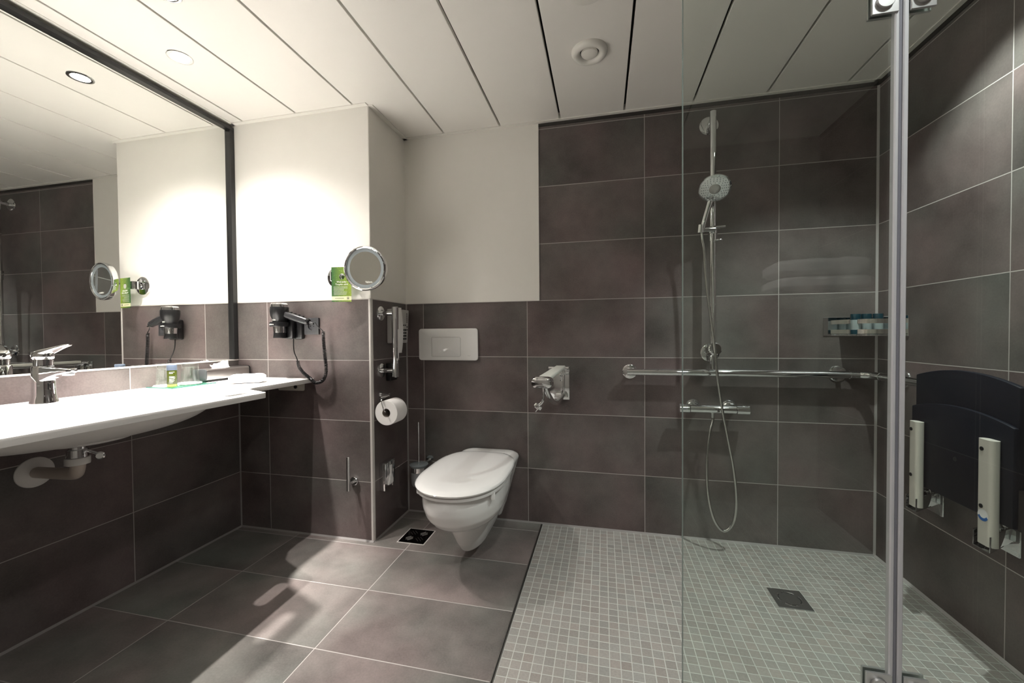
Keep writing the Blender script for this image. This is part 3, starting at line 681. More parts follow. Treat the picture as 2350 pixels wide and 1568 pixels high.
# spare roll holder
t = thing('spare_roll_holder', 'slim upright chrome spare roll rod on the front of the projection', 'roll holder', (-1.41, YP, 0.29))
m = MB(); m.cyl((-1.402, -0.420, 0.268), (-1.402, -0.420, 0.434), 0.0085, bev=0.0015, seg=28); m.build('rod', chrome, t)
m = MB(); m.lathe([(0, 0.012), (0.019, 0.012), (0.021, 0.010), (0.021, 0)], (-1.408, YP, 0.297), (0, -1, 0), 36); m.cyl((-1.408, YP - 0.01, 0.297), (-1.402, -0.418, 0.297), 0.007); m.build('wall_base', chrome, t)

# ------------------------------------------------------------------ things on the side of the projection
t = thing('vertical_grab_bar', 'short vertical chrome grab bar beside the wall phone', 'grab bar', (XP, -0.28, 0.98))
gx = XP + 0.082
m = MB(); m.cyl((gx, -0.276, 0.806), (gx, -0.276, 1.160), 0.0165, bev=0.002, seg=40); m.build('bar', chrome, t)
for z in (1.128, 0.838):
    m = MB(); m.lathe([(0, 0.008), (0.030, 0.008), (0.036, 0.005), (0.037, 0.0), (0, 0)], (XP, -0.276, z), (1, 0, 0), 44); m.cyl((XP + 0.004, -0.276, z), (gx, -0.276, z), 0.0115, seg=32)
    m.build('wall_mount', chrome, t)
t = thing('wall_phone', 'white wall phone with handset behind the vertical grab bar', 'phone', (XP, -0.1, 1.0))
def yz_prism(m, pts, x0, x1, bev): m.prism([(p[0], p[1]) for p in pts], (x0, 0, 0), (0, 1, 0), (0, 0, 1), (x1 - x0, 0, 0), bev)
m = MB(); yz_prism(m, [(-0.215, 0.975), (-0.075, 0.975), (-0.062, 1.08), (-0.055, 1.155), (-0.215, 1.155)], XP + 0.0003, XP + 0.046, 0.005); m.build('base', greypl, t)
m = MB(); pts = smooth_path([(XP + 0.052, -0.205, 1.160), (XP + 0.064, -0.205, 1.12), (XP + 0.070, -0.205, 1.04), (XP + 0.064, -0.205, 0.96), (XP + 0.052, -0.205, 0.925)], 5)
secs = []
for k, p in enumerate(pts):
    f_ = k / (len(pts) - 1); e = abs(f_ - 0.5) * 2; ww = 0.048; th = 0.018 + 0.018 * e ** 3
    secs.append([(p.x + q[1], p.y + q[0], p.z) for q in rrect(ww, th, 0.007)])
m.loft(secs); m.build('handset', whitepl, t)
x_ = XP + 0.0463
def key(nm, y0, y1, z0, z1):
    m = MB(); m.box(x_ - 0.001, x_ + 0.0012, y0, y1, z0, z1); m.build(nm, ink, t, smooth=False)
for r in range(4):
    for k in range(3): key('key', -0.150 + 0.021 * k, -0.134 + 0.021 * k, 0.992 + 0.016 * r, 1.002 + 0.016 * r)
for k in range(5):
    key('memory_key', -0.150, -0.144, 1.086 + 0.011 * k, 1.092 + 0.011 * k); key('memory_key', -0.086, -0.080, 1.086 + 0.011 * k, 1.092 + 0.011 * k)
for k in range(3): key('function_key', -0.142 + 0.018 * k, -0.134 + 0.018 * k, 1.067, 1.074)
for k in range(2): key('function_key', -0.085, -0.078, 1.042 + 0.016 * k, 1.050 + 0.016 * k)
m = MB(); m.box(XP + 0.0003, XP + 0.030, -0.230, -0.165, 0.78, 0.872, 0.004)
tag(m.build('phone_junction_box', blackp), 'black box on the tiles behind the lower end of the vertical grab bar', 'box')
# toilet roll + holder
RX, RZ, RY0, RY1 = XP + 0.070, 0.638, -0.352, -0.254
m = MB(); m.lathe([(0.0215, 0), (0.059, 0), (0.060, 0.002), (0.060, 0.096), (0.059, 0.098), (0.0215, 0.098)], (RX, RY0, RZ), (0, 1, 0), 64, close=True)
for k in range(10):
    pass
m.mi = 1; m.lathe([(0.0213, 0.0005), (0.0213, 0.0975)], (RX, RY0, RZ), (0, 1, 0), 40)
m.mi = 0; secs = []
m.lathe([(0.0604, 0.001), (0.0612, 0.002), (0.0612, 0.096), (0.0604, 0.097)], (RX, RY0, RZ), (0, 1, 0), 64)
tag(m.build('toilet_roll', [paper, core], fix=True), 'white toilet roll hanging below the vertical grab bar', 'toilet roll')
t = thing('roll_holder', 'chrome wire roll holder carrying the toilet roll', 'roll holder', (XP, -0.3, 0.72))
m = MB(); m.cyl((XP, -0.285, 0.717), (XP + 0.052, -0.285, 0.717), 0.0075, bev=0.001); m.lathe([(0, 0.004), (0.016, 0.004), (0.0165, 0)], (XP, -0.285, 0.717), (1, 0, 0), 32); m.cyl((XP + 0.046, -0.285, 0.717), (XP + 0.046, -0.365, 0.717), 0.0060, bev=0.001); m.build('wall_peg', chrome, t)
m = MB(); m.tube([(XP + 0.046, -0.300, 0.712), (XP + 0.048, -0.340, 0.709), (XP + 0.052, -0.362, 0.704), (XP + 0.058, -0.368, 0.685), (XP + 0.066, -0.368, 0.66), (XP + 0.070, -0.364, 0.648), (XP + 0.070, -0.345, 0.6455), (XP + 0.070, -0.27, 0.6455)], 0.0030, 10, n=6); m.build('wire', chrome, t)
# hygiene bag dispenser
t = thing('bag_dispenser', 'flat dark chrome bag dispenser below the toilet roll', 'dispenser', (XP, -0.24, 0.3))
m = MB(); m.box(XP + 0.0003, XP + 0.030, -0.305, -0.300, 0.232, 0.372, 0.001); m.box(XP + 0.0003, XP + 0.030, -0.300, -0.195, 0.366, 0.372, 0.001); m.box(XP + 0.0003, XP + 0.003, -0.300, -0.195, 0.232, 0.368); m.box(XP + 0.0003, XP + 0.026, -0.220, -0.197, 0.232, 0.366, 0.001); m.build('case', chrome, t)
m = MB(); secs = [[(XP + 0.014 + 0.011 * q[1], -0.245 + q[0], z) for q in rrect(w_, 1.0, 0.3 if False else 0.003) ] for z, w_ in ((0.34, 0.03), (0.345, 0.03))]
m = MB(); sec = []
for z, wy, tx, oy in ((0.350, 0.022, 0.004, 0), (0.325, 0.020, 0.005, 0), (0.312, 0.016, 0.006, 0), (0.295, 0.030, 0.010, 0.002), (0.278, 0.044, 0.013, 0.004), (0.262, 0.050, 0.012, 0.006), (0.256, 0.046, 0.008, 0.006)):
    sec.append([(XP + 0.035 + q[1], -0.255 - oy + q[0], z) for q in rrect(wy, tx, tx * 0.45)])
m.loft(sec); tag(m.build('hygiene_bag', paper), 'white paper bag poking out of the flat dispenser', 'paper bag')

# ------------------------------------------------------------------ toilet
CXT = -0.80
def egg(z, yb, yf, wv, yw, cx=CXT, n=48, pb_=2.0, pf=2.0):
    out = []
    for k in range(n):
        a = 2 * pi * k / n; c_, s_ = cos(a), sin(a)
        L1 = (yb - yw) if c_ > 0 else (yw - yf); e = pb_ if c_ > 0 else pf
        out.append((cx + wv / 2 * (abs(s_) ** (2 / e)) * (1 if s_ > 0 else -1), yw + L1 * (abs(c_) ** (2 / e)) * (1 if c_ > 0 else -1), z))
    return out
t = thing('toilet', 'white wall-hung toilet with its lid closed under the flush plate', 'toilet', (CXT, -0.4, 0.05))
m = MB()
m.loft([egg(0.378, -0.10, -0.690, 0.345, -0.42, pb_=2.6), egg(0.345, -0.10, -0.697, 0.352, -0.42, pb_=2.6), egg(0.31, -0.10, -0.692, 0.348, -0.42, pb_=2.6), egg(0.27, -0.12, -0.672, 0.330, -0.42), egg(0.24, -0.14, -0.640, 0.298, -0.42), egg(0.215, -0.16, -0.595, 0.248, -0.42), egg(0.195, -0.2, -0.53, 0.17, -0.40)])
m.loft([egg(0.050, -0.04, -0.425, 0.090, -0.30, pb_=4), egg(0.058, -0.02, -0.450, 0.112, -0.31, pb_=5), egg(0.10, -0.004, -0.485, 0.138, -0.33, pb_=6), egg(0.16, -0.004, -0.525, 0.165, -0.35, pb_=6), egg(0.23, -0.004, -0.56, 0.20, -0.36, pb_=6), egg(0.30, -0.004, -0.58, 0.24, -0.38, pb_=5)])
def rr3(z, w_, y0, y1, r): return [(CXT + p[0], (y0 + y1) / 2 + p[1], z) for p in rrect(w_, abs(y1 - y0), r)]
m.loft([rr3(0.05, 0.12, -0.003, -0.07, 0.02), rr3(0.12, 0.17, -0.003, -0.10, 0.02), rr3(0.25, 0.245, -0.003, -0.17, 0.03), rr3(0.34, 0.300, -0.003, -0.24, 0.04), rr3(0.372, 0.320, -0.003, -0.26, 0.05), rr3(0.386, 0.308, -0.003, -0.25, 0.05), rr3(0.392, 0.26, -0.003, -0.22, 0.05)])
ob = m.build('bowl', ceramic, t, ang=180)
md = ob.modifiers.new('remesh', 'REMESH'); md.mode = 'VOXEL'; md.voxel_size = 0.006; md.use_smooth_shade = True
md = ob.modifiers.new('smooth', 'SMOOTH'); md.factor = 0.5; md.iterations = 9
EG = dict(pb_=3.4, pf=2.2)
m = MB(); m.loft([egg(0.379, -0.15, -0.690, 0.364, -0.45, **EG), egg(0.381, -0.145, -0.700, 0.374, -0.45, **EG), egg(0.392, -0.145, -0.702, 0.376, -0.45, **EG), egg(0.395, -0.15, -0.697, 0.368, -0.45, **EG)])
for sx in (-1, 1): m.box(CXT + sx * 0.158 - 0.009, CXT + sx * 0.158 + 0.009, -0.580, -0.556, 0.352, 0.386, 0.003, M=rotm('Z', sx * 35, (CXT + sx * 0.158, -0.568, 0.37)))
m.build('seat', ceramic, t)
m = MB(); m.loft([egg(0.3975, -0.135, -0.702, 0.374, -0.45, **EG), egg(0.400, -0.130, -0.709, 0.384, -0.45, **EG), egg(0.406, -0.128, -0.710, 0.386, -0.45, **EG), egg(0.412, -0.133, -0.702, 0.372, -0.45, **EG), egg(0.4165, -0.150, -0.68, 0.334, -0.45, **EG), egg(0.4190, -0.18, -0.63, 0.26, -0.44, **EG), egg(0.4200, -0.26, -0.54, 0.12, -0.42, **EG)])
m.build('lid', ceramic, t, ang=60)
for sx in (-1, 1):
    m = MB(); m.cyl((CXT + sx * 0.078 - 0.014, -0.140, 0.402), (CXT + sx * 0.078 + 0.014, -0.140, 0.402), 0.009); m.build('hinge', chrome, t)
# flush plate
t = thing('flush_plate', 'white flush plate on the dark tiles above the toilet', 'flush plate', (-1.049, 0, 0.963))
m = MB(); m.prism(rrect(0.350, 0.178, 0.016), (-1.049, -0.0002, 0.963), (1, 0, 0), (0, 0, 1), (0, -0.014, 0), 0.004); pl = m.build('plate', whitepl, t)
c = MB(); c.prism(rrect(0.176, 0.112, 0.010), (-1.060, -0.0108, 0.949), (1, 0, 0), (0, 0, 1), (0, -0.02, 0)); c = c.build('cut', whitepl); vboolean(pl, [c])
m = MB(); m.prism(rrect(0.171, 0.107, 0.008), (-1.060, -0.0106, 0.949), (1, 0, 0), (0, 0, 1), (0, -0.0048, 0), 0.0015); m.build('button', ceramic, t)
m = MB(); m.text('GEBERIT', 0.0055, basis((-0.925, -0.0143, 0.900), (1, 0, 0), (0, 0, 1))); m.build('printed_text', greypl, t, smooth=False)
# toilet brush
t = thing('toilet_brush', 'toilet brush with a thin chrome stick in a frosted cup', 'toilet brush', (-1.196, -0.09, 0.2))
bx_, by_ = -1.197, -0.085
m = MB(); m.lathe([(0, 0.188), (0.036, 0.190), (0.040, 0.20), (0.042, 0.23), (0.041, 0.268)], (bx_, by_, 0), seg=44); m.build('cup', frost, t)
m = MB(); m.lathe([(0.0415, 0.266), (0.0425, 0.266), (0.0425, 0.291), (0.0415, 0.291)], (bx_, by_, 0), seg=44, close=True); m.cyl((bx_ + 0.02, by_ + 0.035, 0.30), (bx_ + 0.03, -0.001, 0.312), 0.006); m.lathe([(0, 0.006), (0.020, 0.006), (0.022, 0)], (bx_ + 0.03, 0, 0.312), (0, -1, 0), 32); m.build('holder_ring', chrome, t)
m = MB(); m.lathe([(0.028, 0.300), (0.050, 0.302), (0.051, 0.305), (0.040, 0.309), (0.030, 0.310), (0, 0.311)], (bx_, by_, 0), seg=44); m.lathe([(0.041, 0.29), (0.048, 0.300), (0.050, 0.303)], (bx_, by_, 0), seg=44); m.build('lid', ringgrey, t)
m = MB(); m.cyl((bx_, by_, 0.309), (bx_, by_, 0.322), 0.007); m.cyl((bx_, by_, 0.315), (bx_, by_, 0.538), 0.0035, seg=14); m.build('handle', chrome, t)
# floor drain by the toilet
t = thing('floor_drain', 'square dark polished floor drain with slotted grate beside the toilet', 'floor drain', (-1.125, -0.267, 0))
m = MB(); m.box(-1.197, -1.053, -0.339, -0.195, -0.004, 0.0012); m.build('pale_joint', edge_pale, t, smooth=False)
m = MB(); m.box(-1.192, -1.058, -0.334, -0.200, 0.0012, 0.0028, 0.0008, 1); pl = m.build('cover', pbr('polished_dark_steel', (0.10, 0.10, 0.10), 0.10, 1.0), t)
m = MB(); dcx, dcy = -1.125, -0.267
for q, (a, sxx, syy) in enumerate(((45, 1, 1), (-45, -1, 1), (45, -1, -1), (-45, 1, -1))):
    ux, uy = cos(radians(a)), sin(radians(a)); vx, vy = -uy, ux
    cx0 = dcx + sxx * 0.027; cy0 = dcy + syy * 0.027
    for k in (-1, 0, 1):
        L2 = 0.018 if k else 0.024
        p0 = Vector((cx0 + vx * k * 0.012 - ux * L2 * 0.8, cy0 + vy * k * 0.012 - uy * L2 * 0.8, 0.0028)); p1 = Vector((cx0 + vx * k * 0.012 + ux * L2 * 0.8, cy0 + vy * k * 0.012 + uy * L2 * 0.8, 0.0028))
        m = MB(); m.tube([p0, (p0 + p1) / 2, p1], 0.0022, 8, n=3); m.build('slot_ridge', chrome, t)

# ------------------------------------------------------------------ fold-down support arm
t = thing('folding_support_arm', 'chrome folding support arm with a pale armrest pad right of the toilet', 'support arm', (-0.43, 0, 0.76))
m = MB(); m.box(-0.486, -0.376, -0.008, -0.0003, 0.672, 0.848, 0.002); m.build('wall_plate', chrome, t)
m = MB(); m.cyl((-0.484, -0.022, 0.838), (-0.378, -0.022, 0.838), 0.0105, bev=0.001, seg=28); m.cyl((-0.400, -0.022, 0.812), (-0.378, -0.022, 0.812), 0.0085); m.box(-0.450, -0.382, -0.060, -0.008, 0.690, 0.700, 0.002); m.box(-0.405, -0.398, -0.060, -0.008, 0.70, 0.835, 0.001); m.build('hinge_block', chrome, t)
m = MB(); m.tube([(-0.424, -0.028, 0.834), (-0.424, -0.2, 0.834), (-0.426, -0.4, 0.833), (-0.428, -0.585, 0.832)], 0.0125, 20); 
m.tube([(-0.405, -0.05, 0.700), (-0.406, -0.15, 0.700), (-0.408, -0.30, 0.708), (-0.412, -0.42, 0.730), (-0.418, -0.50, 0.765), (-0.426, -0.54, 0.80), (-0.428, -0.56, 0.828)], 0.0105, 18); m.build('arm_tube', chrome, t)
m = MB(); m.loft([[(cx + p[0], y, 0.846 + p[1]) for p in rrect(0.050, 0.016, 0.006)] for cx, y in ((-0.418, -0.045), (-0.418, -0.06), (-0.422, -0.3), (-0.426, -0.555), (-0.426, -0.565))]); m.build('armrest_pad', padm, t)
m = MB(); m.loft([[(-0.433 + p[0], y, 0.831 + p[1]) for p in rrect(w_, h_, h_ * 0.42)] for y, w_, h_ in ((-0.560, 0.060, 0.034), (-0.570, 0.082, 0.044), (-0.590, 0.088, 0.046), (-0.605, 0.078, 0.038), (-0.612, 0.05, 0.022))]); m.build('end_cap', chrome, t)
m = MB(); m.tube([(-0.43, -0.572, 0.815), (-0.430, -0.575, 0.79), (-0.432, -0.575, 0.765), (-0.437, -0.575, 0.752), (-0.447, -0.575, 0.742)], 0.0055, 12, n=5); m.lathe([(0, 0), (0.006, 0), (0.016, 0.004), (0.017, 0.016), (0.012, 0.020), (0, 0.021)], (-0.446, -0.575, 0.744), (-0.6, 0, -0.8), 24, sx=0.5, sy=1.0); m.cyl((-0.452, -0.575, 0.728), (-0.462, -0.575, 0.714), 0.002); m.build('roll_hook', chrome, t)

# ------------------------------------------------------------------ shower: rails, valve, hand shower
t = thing('shower_handrail', 'long chrome handrail around the shower corner at hip height', 'grab rail', (0.4, 0, 0.83))
zr = 0.826
m = MB(); m.tube([(-0.088, -0.052, zr), (0.20, -0.052, zr), (0.5, -0.052, zr), (0.865, -0.052, zr), (0.905, -0.058, zr), (0.930, -0.078, zr), (0.941, -0.11, zr), (0.941, -0.16, zr), (0.941, -0.4, zr), (0.941, -0.60, zr), (0.941, -0.735, zr)], 0.0165, 24, n=6); m.build('rail', chrome, t)
for p, ax in (((-0.073, 0, 0.824), (0, -1, 0)), ((0.84, 0, 0.826), (0, -1, 0)), ((XR, -0.170, 0.822), (-1, 0, 0)), ((XR, -0.68, 0.822), (-1, 0, 0))):
    q = Vector(p) + Vector(ax) * 0.052; q.z = zr
    m = MB(); m.lathe([(0, 0.007), (0.030, 0.007), (0.036, 0.004), (0.037, 0.0), (0, 0)], p, ax, 44); m.tube([Vector(p) + Vector((0, 0, -0.002)), Vector(p) + Vector(ax) * 0.03 + Vector((0, 0, -0.002)), q], 0.010, 18, n=5); m.build('wall_mount', chrome, t)
m = MB()
pass
for p, q in (((0.255, -0.052, zr), (0.262, -0.052, zr)), ((0.862, -0.052, zr), (0.868, -0.052, zr)), ((0.9405, -0.118, zr), (0.941, -0.124, zr))):
    m = MB(); m.cyl(p, q, 0.0175, seg=32); m.build('coupling_ring', chrome, t)
t = thing('shower_riser', 'tall chrome shower riser rail on the back wall', 'shower rail', (0.298, 0, 1.5))
m = MB(); m.cyl((0.298, -0.07, 0.846), (0.298, -0.07, 2.046), 0.0150, bev=0.001, seg=36); m.build('riser_bar', chrome, t)
for z, x in ((2.013, 0.296), (0.920, 0.302)):
    m = MB(); m.lathe([(0, 0.007), (0.036, 0.007), (0.043, 0.004), (0.044, 0.0), (0, 0)], (x, 0, z), (0, -1, 0), 44); m.cyl((x, -0.002, z), (0.298, -0.07, z), 0.013); m.build('wall_mount', chrome, t)
m = MB(); m.cyl((0.298, -0.052, 0.932), (0.298, -0.118, 0.944), 0.029, 0.029, seg=44, bev=0.005); m.build('knob', chrome, t)
t = thing('shower_holder', 'chrome sliding bracket on the riser rail holding the hand shower', 'bracket', (0.29, -0.09, 1.49))
m = MB(); m.cyl((0.298, -0.07, 1.478), (0.298, -0.07, 1.512), 0.021, seg=36, bev=0.002); m.cyl((0.238, -0.108, 1.492), (0.300, -0.098, 1.494), 0.011, seg=24, bev=0.001); m.cyl((0.300, -0.098, 1.503), (0.345, -0.088, 1.506), 0.0065, seg=18); m.cyl((0.232, -0.118, 1.474), (0.236, -0.116, 1.512), 0.014, seg=24, bev=0.001); m.cyl((0.298, -0.07, 1.445), (0.298, -0.07, 1.478), 0.0180, seg=30); m.box(0.300, 0.330, -0.10, -0.085, 1.44, 1.448, 0.002); m.build('bracket', chrome, t)
t = thing('hand_shower', 'chrome hand shower with a dotted round spray face', 'hand shower', (0.27, -0.16, 1.6))
hc = Vector((0.280, -0.175, 1.652)); hn = Vector((-0.10, -0.56, -0.66)).normalized()
m = MB(); m.lathe([(0, 0.0), (0.056, 0.0), (0.066, -0.003), (0.067, -0.008), (0.062, -0.016), (0.045, -0.028), (0.02, -0.036), (0, -0.037)], hc, hn, 56); m.tube([hc - hn * 0.026, (0.277, -0.122, 1.630), (0.269, -0.118, 1.598), (0.258, -0.118, 1.560), (0.247, -0.118, 1.52), (0.238, -0.118, 1.478)], lambda i, n: 0.0155 - 0.0045 * i / n, 20, n=6); m.build('head_and_handle', chrome, t)
m = MB(); fx, fy, fz = frame(hn)
for ring, cnt in ((0.054, 26), (0.046, 22), (0.038, 18), (0.030, 12)):
    for k in range(cnt):
        a = 2 * pi * k / cnt; p = hc + fx * ring * cos(a) + fy * ring * sin(a); m.cyl(p, p + hn * 0.002, 0.0016, 0.001, seg=8)
m.build('spray_nozzle', graphite, t)
m = MB(); m.lathe([(0, 0.001), (0.022, 0.001), (0.024, 0)], hc, hn, 36); 
for k in range(3): a = 2 * pi * k / 3 + 0.5; p = hc + fx * 0.013 * cos(a) + fy * 0.013 * sin(a); m.lathe([(0, 0.0014), (0.005, 0.0014)], p, hn, 14)
m.build('spray_centre', steel, t)
hp_ = [(0.238, -0.118, 1.480), (0.241, -0.122, 1.44), (0.249, -0.12, 1.39), (0.257, -0.12, 1.265), (0.272, -0.13, 1.105), (0.284, -0.142, 0.985), (0.292, -0.146, 0.90), (0.303, -0.14, 0.80), (0.324, -0.13, 0.666), (0.346, -0.125, 0.547), (0.375, -0.12, 0.389), (0.386, -0.12, 0.249), (0.373, -0.12, 0.148), (0.333, -0.12, 0.106), (0.291, -0.12, 0.16), (0.268, -0.11, 0.28), (0.267, -0.10, 0.422), (0.282, -0.085, 0.544), (0.298, -0.072, 0.600), (0.299, -0.070, 0.632)]
m = MB(); m.tube(hp_, lambda i, n: 0.0066 if i % 2 else 0.0058, 12, n=40)
tag(m.build('shower_hose', hosem, ang=180), 'ribbed metal shower hose hanging in a long loop below the valve', 'hose')
t = thing('shower_valve', 'horizontal chrome thermostatic shower valve under the handrail', 'shower valve', (0.303, 0, 0.655))
zv = 0.656
m = MB(); m.cyl((0.200, -0.07, zv), (0.398, -0.07, zv), 0.0185, seg=40); m.cyl((0.299, -0.07, zv), (0.299, -0.07, 0.617), 0.0095, 0.0075); m.build('valve_body', chrome, t)
for x0, x1 in ((0.151, 0.198), (0.400, 0.455)):
    m = MB(); m.cyl((x0, -0.07, zv), (x1, -0.07, zv), 0.0205, seg=40, bev=0.002); 
    m.box(x1 - 0.03 if x0 > 0.3 else x0, x1 if x0 > 0.3 else x0 + 0.02, -0.076, -0.064, zv + 0.015, zv + 0.024, 0.002); m.build('control_knob', chrome, t)
for x in (0.226, 0.388):
    m = MB(); m.lathe([(0, 0.016), (0.022, 0.016), (0.034, 0.006), (0.036, 0.0)], (x, 0, zv + 0.004), (0, -1, 0), 40); m.cyl((x, -0.01, zv + 0.003), (x, -0.066, zv), 0.0155, seg=28); m.build('wall_union', chrome, t)
# shower floor drain
t = thing('shower_drain', 'square brushed steel drain set in the mosaic shower floor', 'floor drain', (0.485, -0.412, 0))
m = MB(); m.box(0.427, 0.543, -0.470, -0.354, -0.004, 0.0022, 0.0006, 1); m.build('cover', darksteel, t)
m = MB()
for k in range(4):
    m = MB(); a0 = k * 90 + 50; arcp = [(0.485 + 0.041 * cos(radians(a0 + j * 6)), -0.412 + 0.041 * sin(radians(a0 + j * 6)), 0.0016) for j in range(12)]; m.tube(arcp, 0.0022, 8, smooth=False); m.build('ring_rim', chrome, t)
for k in range(4):
    m = MB(); a0 = k * 90 + 50; o_ = arc(0.485, -0.412, 0.0385, a0, a0 + 66, 12) + arc(0.485, -0.412, 0.0345, a0 + 66, a0, 12); m.prism(o_, (0, 0, 0.0021), (1, 0, 0), (0, 1, 0), (0, 0, 0.0003)); m.build('slot', holed, t, smooth=False)

# corner shelf and bottles
t = thing('corner_shelf', 'chrome corner shelf with two curved rails high in the shower', 'shelf', (XR, 0, 1.0))
m = MB(); m.box(0.782, XR - 0.0005, -0.004, -0.0003, 0.998, 1.083, 0.001, 1); m.build('wall_plate', chrome, t)
m = MB(); m.box(XR - 0.004, XR - 0.0003, -0.195, -0.004, 0.998, 1.083, 0.001, 1); m.build('wall_plate', chrome, t)
def arc3(r, z, n=24): return [(XR - 0.004 - r * sin(radians(90 * k / n)) * 1.0, -0.004 - r * cos(radians(90 * k / n)), z) for k in range(n + 1)]
for z in (1.052, 1.008):
    m = MB(); a = [(XR - 0.004, -0.150), (XR - 0.06, -0.150)] + [(XR - 0.06 - 0.088 * sin(radians(9 * k)), -0.062 - 0.088 * cos(radians(9 * k))) for k in range(11)] + [(XR - 0.148, -0.004)]
    off_ = [(0.0025 * 0, 0)]
    b0 = []; 
    m2 = bmesh.new(); prevs = None
    pts2 = [Vector((p[0], p[1], z)) for p in a]
    for i_, p in enumerate(pts2):
        tt = (pts2[min(i_ + 1, len(pts2) - 1)] - pts2[max(i_ - 1, 0)]).normalized(); nrm = tt.cross(Vector((0, 0, 1)))
        row = [m.bm.verts.new(p), m.bm.verts.new(p + Vector((0, 0, 0.019))), m.bm.verts.new(p + Vector((0, 0, 0.019)) + nrm * 0.003), m.bm.verts.new(p + nrm * 0.003)]
        if prevs:
            for k in range(4): m._f([prevs[k], prevs[(k + 1) % 4], row[(k + 1) % 4], row[k]])
        prevs = row
    m2.free(); m.build('curved_rail', satin, t)
m = MB(); m.prism([(XR - 0.004, -0.004), (XR - 0.145, -0.004)] + [(XR - 0.06 - 0.085 * cos(radians(9 * k)), -0.062 - 0.085 * sin(radians(9 * k))) for k in range(11)] + [(XR - 0.004, -0.147)], (0, 0, 1.000), (1, 0, 0), (0, 1, 0), (0, 0, 0.006)); m.build('shelf_base', chrome, t)
for k, (x, y, lab) in enumerate(((0.862, -0.092, 'leftmost small toiletry bottle with a teal cap on the corner shelf'), (0.900, -0.096, 'middle small toiletry bottle with a teal cap on the corner shelf'), (0.940, -0.100, 'rightmost small toiletry bottle with a teal cap on the corner shelf'))):
    t = thing('toiletry_bottle', lab, 'bottle', (x, y, 1.0065), 'toiletry bottles on the corner shelf')
    m = MB(); m.lathe([(0, 0), (0.0165, 0), (0.0175, 0.002), (0.0175, 0.062), (0, 0.062)], (x, y, 1.0065), seg=32); m.build('bottle_body', tealbody, t)
    m = MB(); m.lathe([(0, 0.062), (0.0180, 0.062), (0.0180, 0.085), (0.017, 0.087), (0, 0.087)], (x, y, 1.0065), seg=32); m.build('cap', tealcap, t)
    m = MB(); m.lathe([(0.0178, 0.0), (0.0180, 0.001), (0.0180, 0.018), (0.0176, 0.019)], (x, y, 1.0065), seg=32); m.build('bottle_base', tealcap, t)

# folding shower seat
t = thing('folding_shower_seat', 'dark navy shower seat folded up against the right wall', 'shower seat', (XR, -0.48, 0.6))
def pad(y0, y1, z0, zt, crown, x, th, name, bev=0.004):
    n = 20; pts = [(y0, z0)] + [(y1, z0)] + [(y1 + (y0 - y1) * k / n, zt + crown * (1 - (2 * k / n - 1) ** 2)) for k in range(n + 1)]
    m = MB(); m.prism(pts, (x, 0, 0), (0, 1, 0), (0, 0, 1), (th, 0, 0), bev); return m.build(name, navy, t)
pad(-0.747, -0.375, 0.578, 0.861, 0.030, 0.902, 0.018, 'back_panel')
pad(-0.753, -0.383, 0.472, 0.750, 0.028, 0.885, 0.015, 'seat_panel')
for (ya, yb_, z0, z1) in ((-0.450, -0.409, 0.400, 0.700), (-0.724, -0.677, 0.402, 0.706)):
    m = MB(); m.loft([[(0.872 + q[0], (ya + yb_) / 2 + q[1], z) for q in rrect(0.026, abs(yb_ - ya), 0.011)] for z in (z0, z0 + 0.002, z1 - 0.002, z1)]); arm = m.build('seat_arm', alu, t)
    for z in (z1 - 0.028, z0 + 0.11):
        m = MB(); m.cyl((0.860, (ya + yb_) / 2 + 0.006, z), (0.8575, (ya + yb_) / 2 + 0.006, z), 0.006, seg=18); sc_ = m.build('screw', blackp); sc_.parent = arm;
    m = MB(); yc = (ya + yb_) / 2
    for yy in (ya - 0.004, yb_ + 0.0015):
        m.prism([(0.856, yy), (XR - 0.004, yy + 0.10), (XR - 0.004, yy + 0.1025), (0.856, yy + 0.0025)], (0, 0, z0 - 0.012), (1, 0, 0), (0, 1, 0), (0, 0, 0.045), 0.0006)
    m.prism([(0.856, ya - 0.004), (XR - 0.004, ya + 0.096), (XR - 0.004, yb_ + 0.104), (0.856, yb_ + 0.004)], (0, 0, z0 - 0.014), (1, 0, 0), (0, 1, 0), (0, 0, 0.003))
    m.box(XR - 0.006, XR - 0.0003, ya + 0.075, yb_ + 0.13, 0.345, 0.425, 0.003); m.build('hinge_bracket', chrome, t)
m = MB(); m.lathe([(0, 0), (0.017, 0)], (0.8587, -0.701, 0.487), (-1, 0, 0), 28); st = m.build('round_sticker', stick_w, t, smooth=False)
m = MB(); m.prism(arc(0, 0, 0.0165, 200, 340, 14) + arc(0, 0.004, 0.012, 335, 205, 10), (0.8585, -0.701, 0.487), (0, -1, 0), (0, 0, 1), (-0.0002, 0, 0)); m.build('sticker_print', stick_b, t, smooth=False)
m = MB(); m.cyl((0.886, -0.568, 0.61), (0.8843, -0.568, 0.61), 0.007, seg=20); m.build('plug', blackp, t)

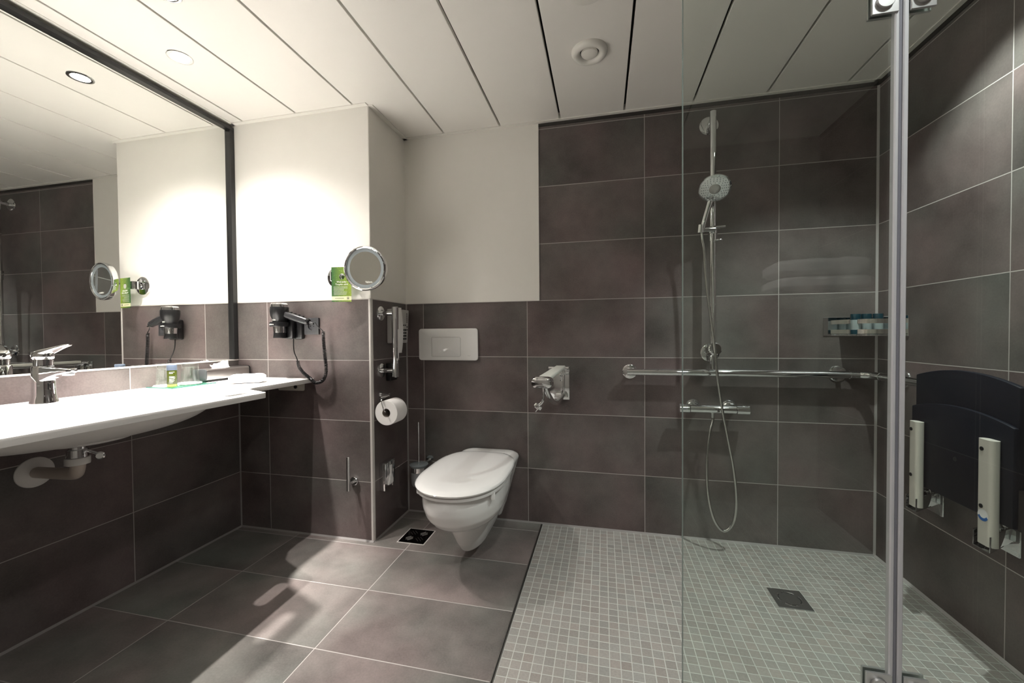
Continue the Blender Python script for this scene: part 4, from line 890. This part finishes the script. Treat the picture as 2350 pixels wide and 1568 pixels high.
# ------------------------------------------------------------------ shower glass
GY = -1.15
t = thing('shower_door', 'frameless clear glass shower door with two chrome hinges, left of the grey edge seal', 'shower door', (0.17, GY, 0.02))
m = MB(); m.box(-0.030, 0.364, GY - 0.004, GY + 0.004, 0.012, 2.02); m.build('glass_pane', pane, t, smooth=False)
m = MB(); m.box(-0.0318, -0.0300, GY - 0.004, GY + 0.004, 0.012, 2.02); m.build('polished_edge', pedge, t, smooth=False)
m = MB(); m.box(0.363, 0.371, GY - 0.007, GY + 0.007, 0.012, 2.02, 0.002, 1); m.mi = 1; m.box(0.371, 0.3765, GY - 0.005, GY + 0.005, 0.012, 2.02, 0.001, 1); m.build('edge_seal', [seal, seal_d], t)
def hinge_half(x0, x1, t):
    for z0, z1 in ((1.651, 1.741), (0.226, 0.316)):
        m = MB(); m.box(x0, x1, GY - 0.010, GY - 0.0042, z0, z1, 0.001, 1); hg = m.build('hinge_plate', hingem, t)
        m = MB(); m.box(x0, x1, GY + 0.0042, GY + 0.010, z0, z1, 0.001, 1); m.build('hinge_plate', hingem, t)
        for zz in (z0 + 0.024, z1 - 0.024):
            m = MB(); m.cyl(((x0 + x1) / 2 - 0.001, GY - 0.010, zz), ((x0 + x1) / 2 - 0.001, GY - 0.0155, zz), 0.0155, seg=32, bev=0.001); c_ = m.build('screw_cap', hingem); c_.parent = hg
hinge_half(0.322, 0.368, t)
t = thing('shower_screen', 'fixed clear glass shower screen between the grey edge seal and the right wall', 'shower screen', (0.7, GY, 0.02))
m = MB(); m.box(0.384, XR - 0.003, GY - 0.004, GY + 0.004, 0.012, 2.02); m.build('glass_pane', pane, t, smooth=False)
m = MB(); m.box(0.3775, 0.387, GY - 0.007, GY + 0.007, 0.012, 2.02, 0.002, 1); m.build('edge_seal', seal, t)
hinge_half(0.388, 0.430, t)

# ------------------------------------------------------------------ behind the camera: what the shower glass mirrors
t = thing('towel_rack', 'chrome towel rack on the right wall behind the camera', 'towel rack', (0.8, -2.42, 1.2))
m = MB()
for y in (-2.29, -2.37, -2.45, -2.53): m.cyl((XR, y, 1.205), (0.60, y, 1.205), 0.006, seg=14)
m.cyl((0.60, -2.27, 1.205), (0.60, -2.55, 1.205), 0.008, seg=14); m.build('shelf_bars', chrome, t)
towel('bath_towel', 0.79, -2.41, 1.213, 0.38, 0.26, 0.062, 0, 'white folded bath towel lying directly on the rack behind the camera', 1, 'towel', 'bath towels on the rack', 0.004)
towel('bath_towel', 0.785, -2.405, 1.281, 0.375, 0.25, 0.075, 2, 'white folded bath towel on top of the other one on the rack', 1, 'towel', 'bath towels on the rack', 0.005)

for o in COL.objects:
    if '_at' in o: del o['_at']
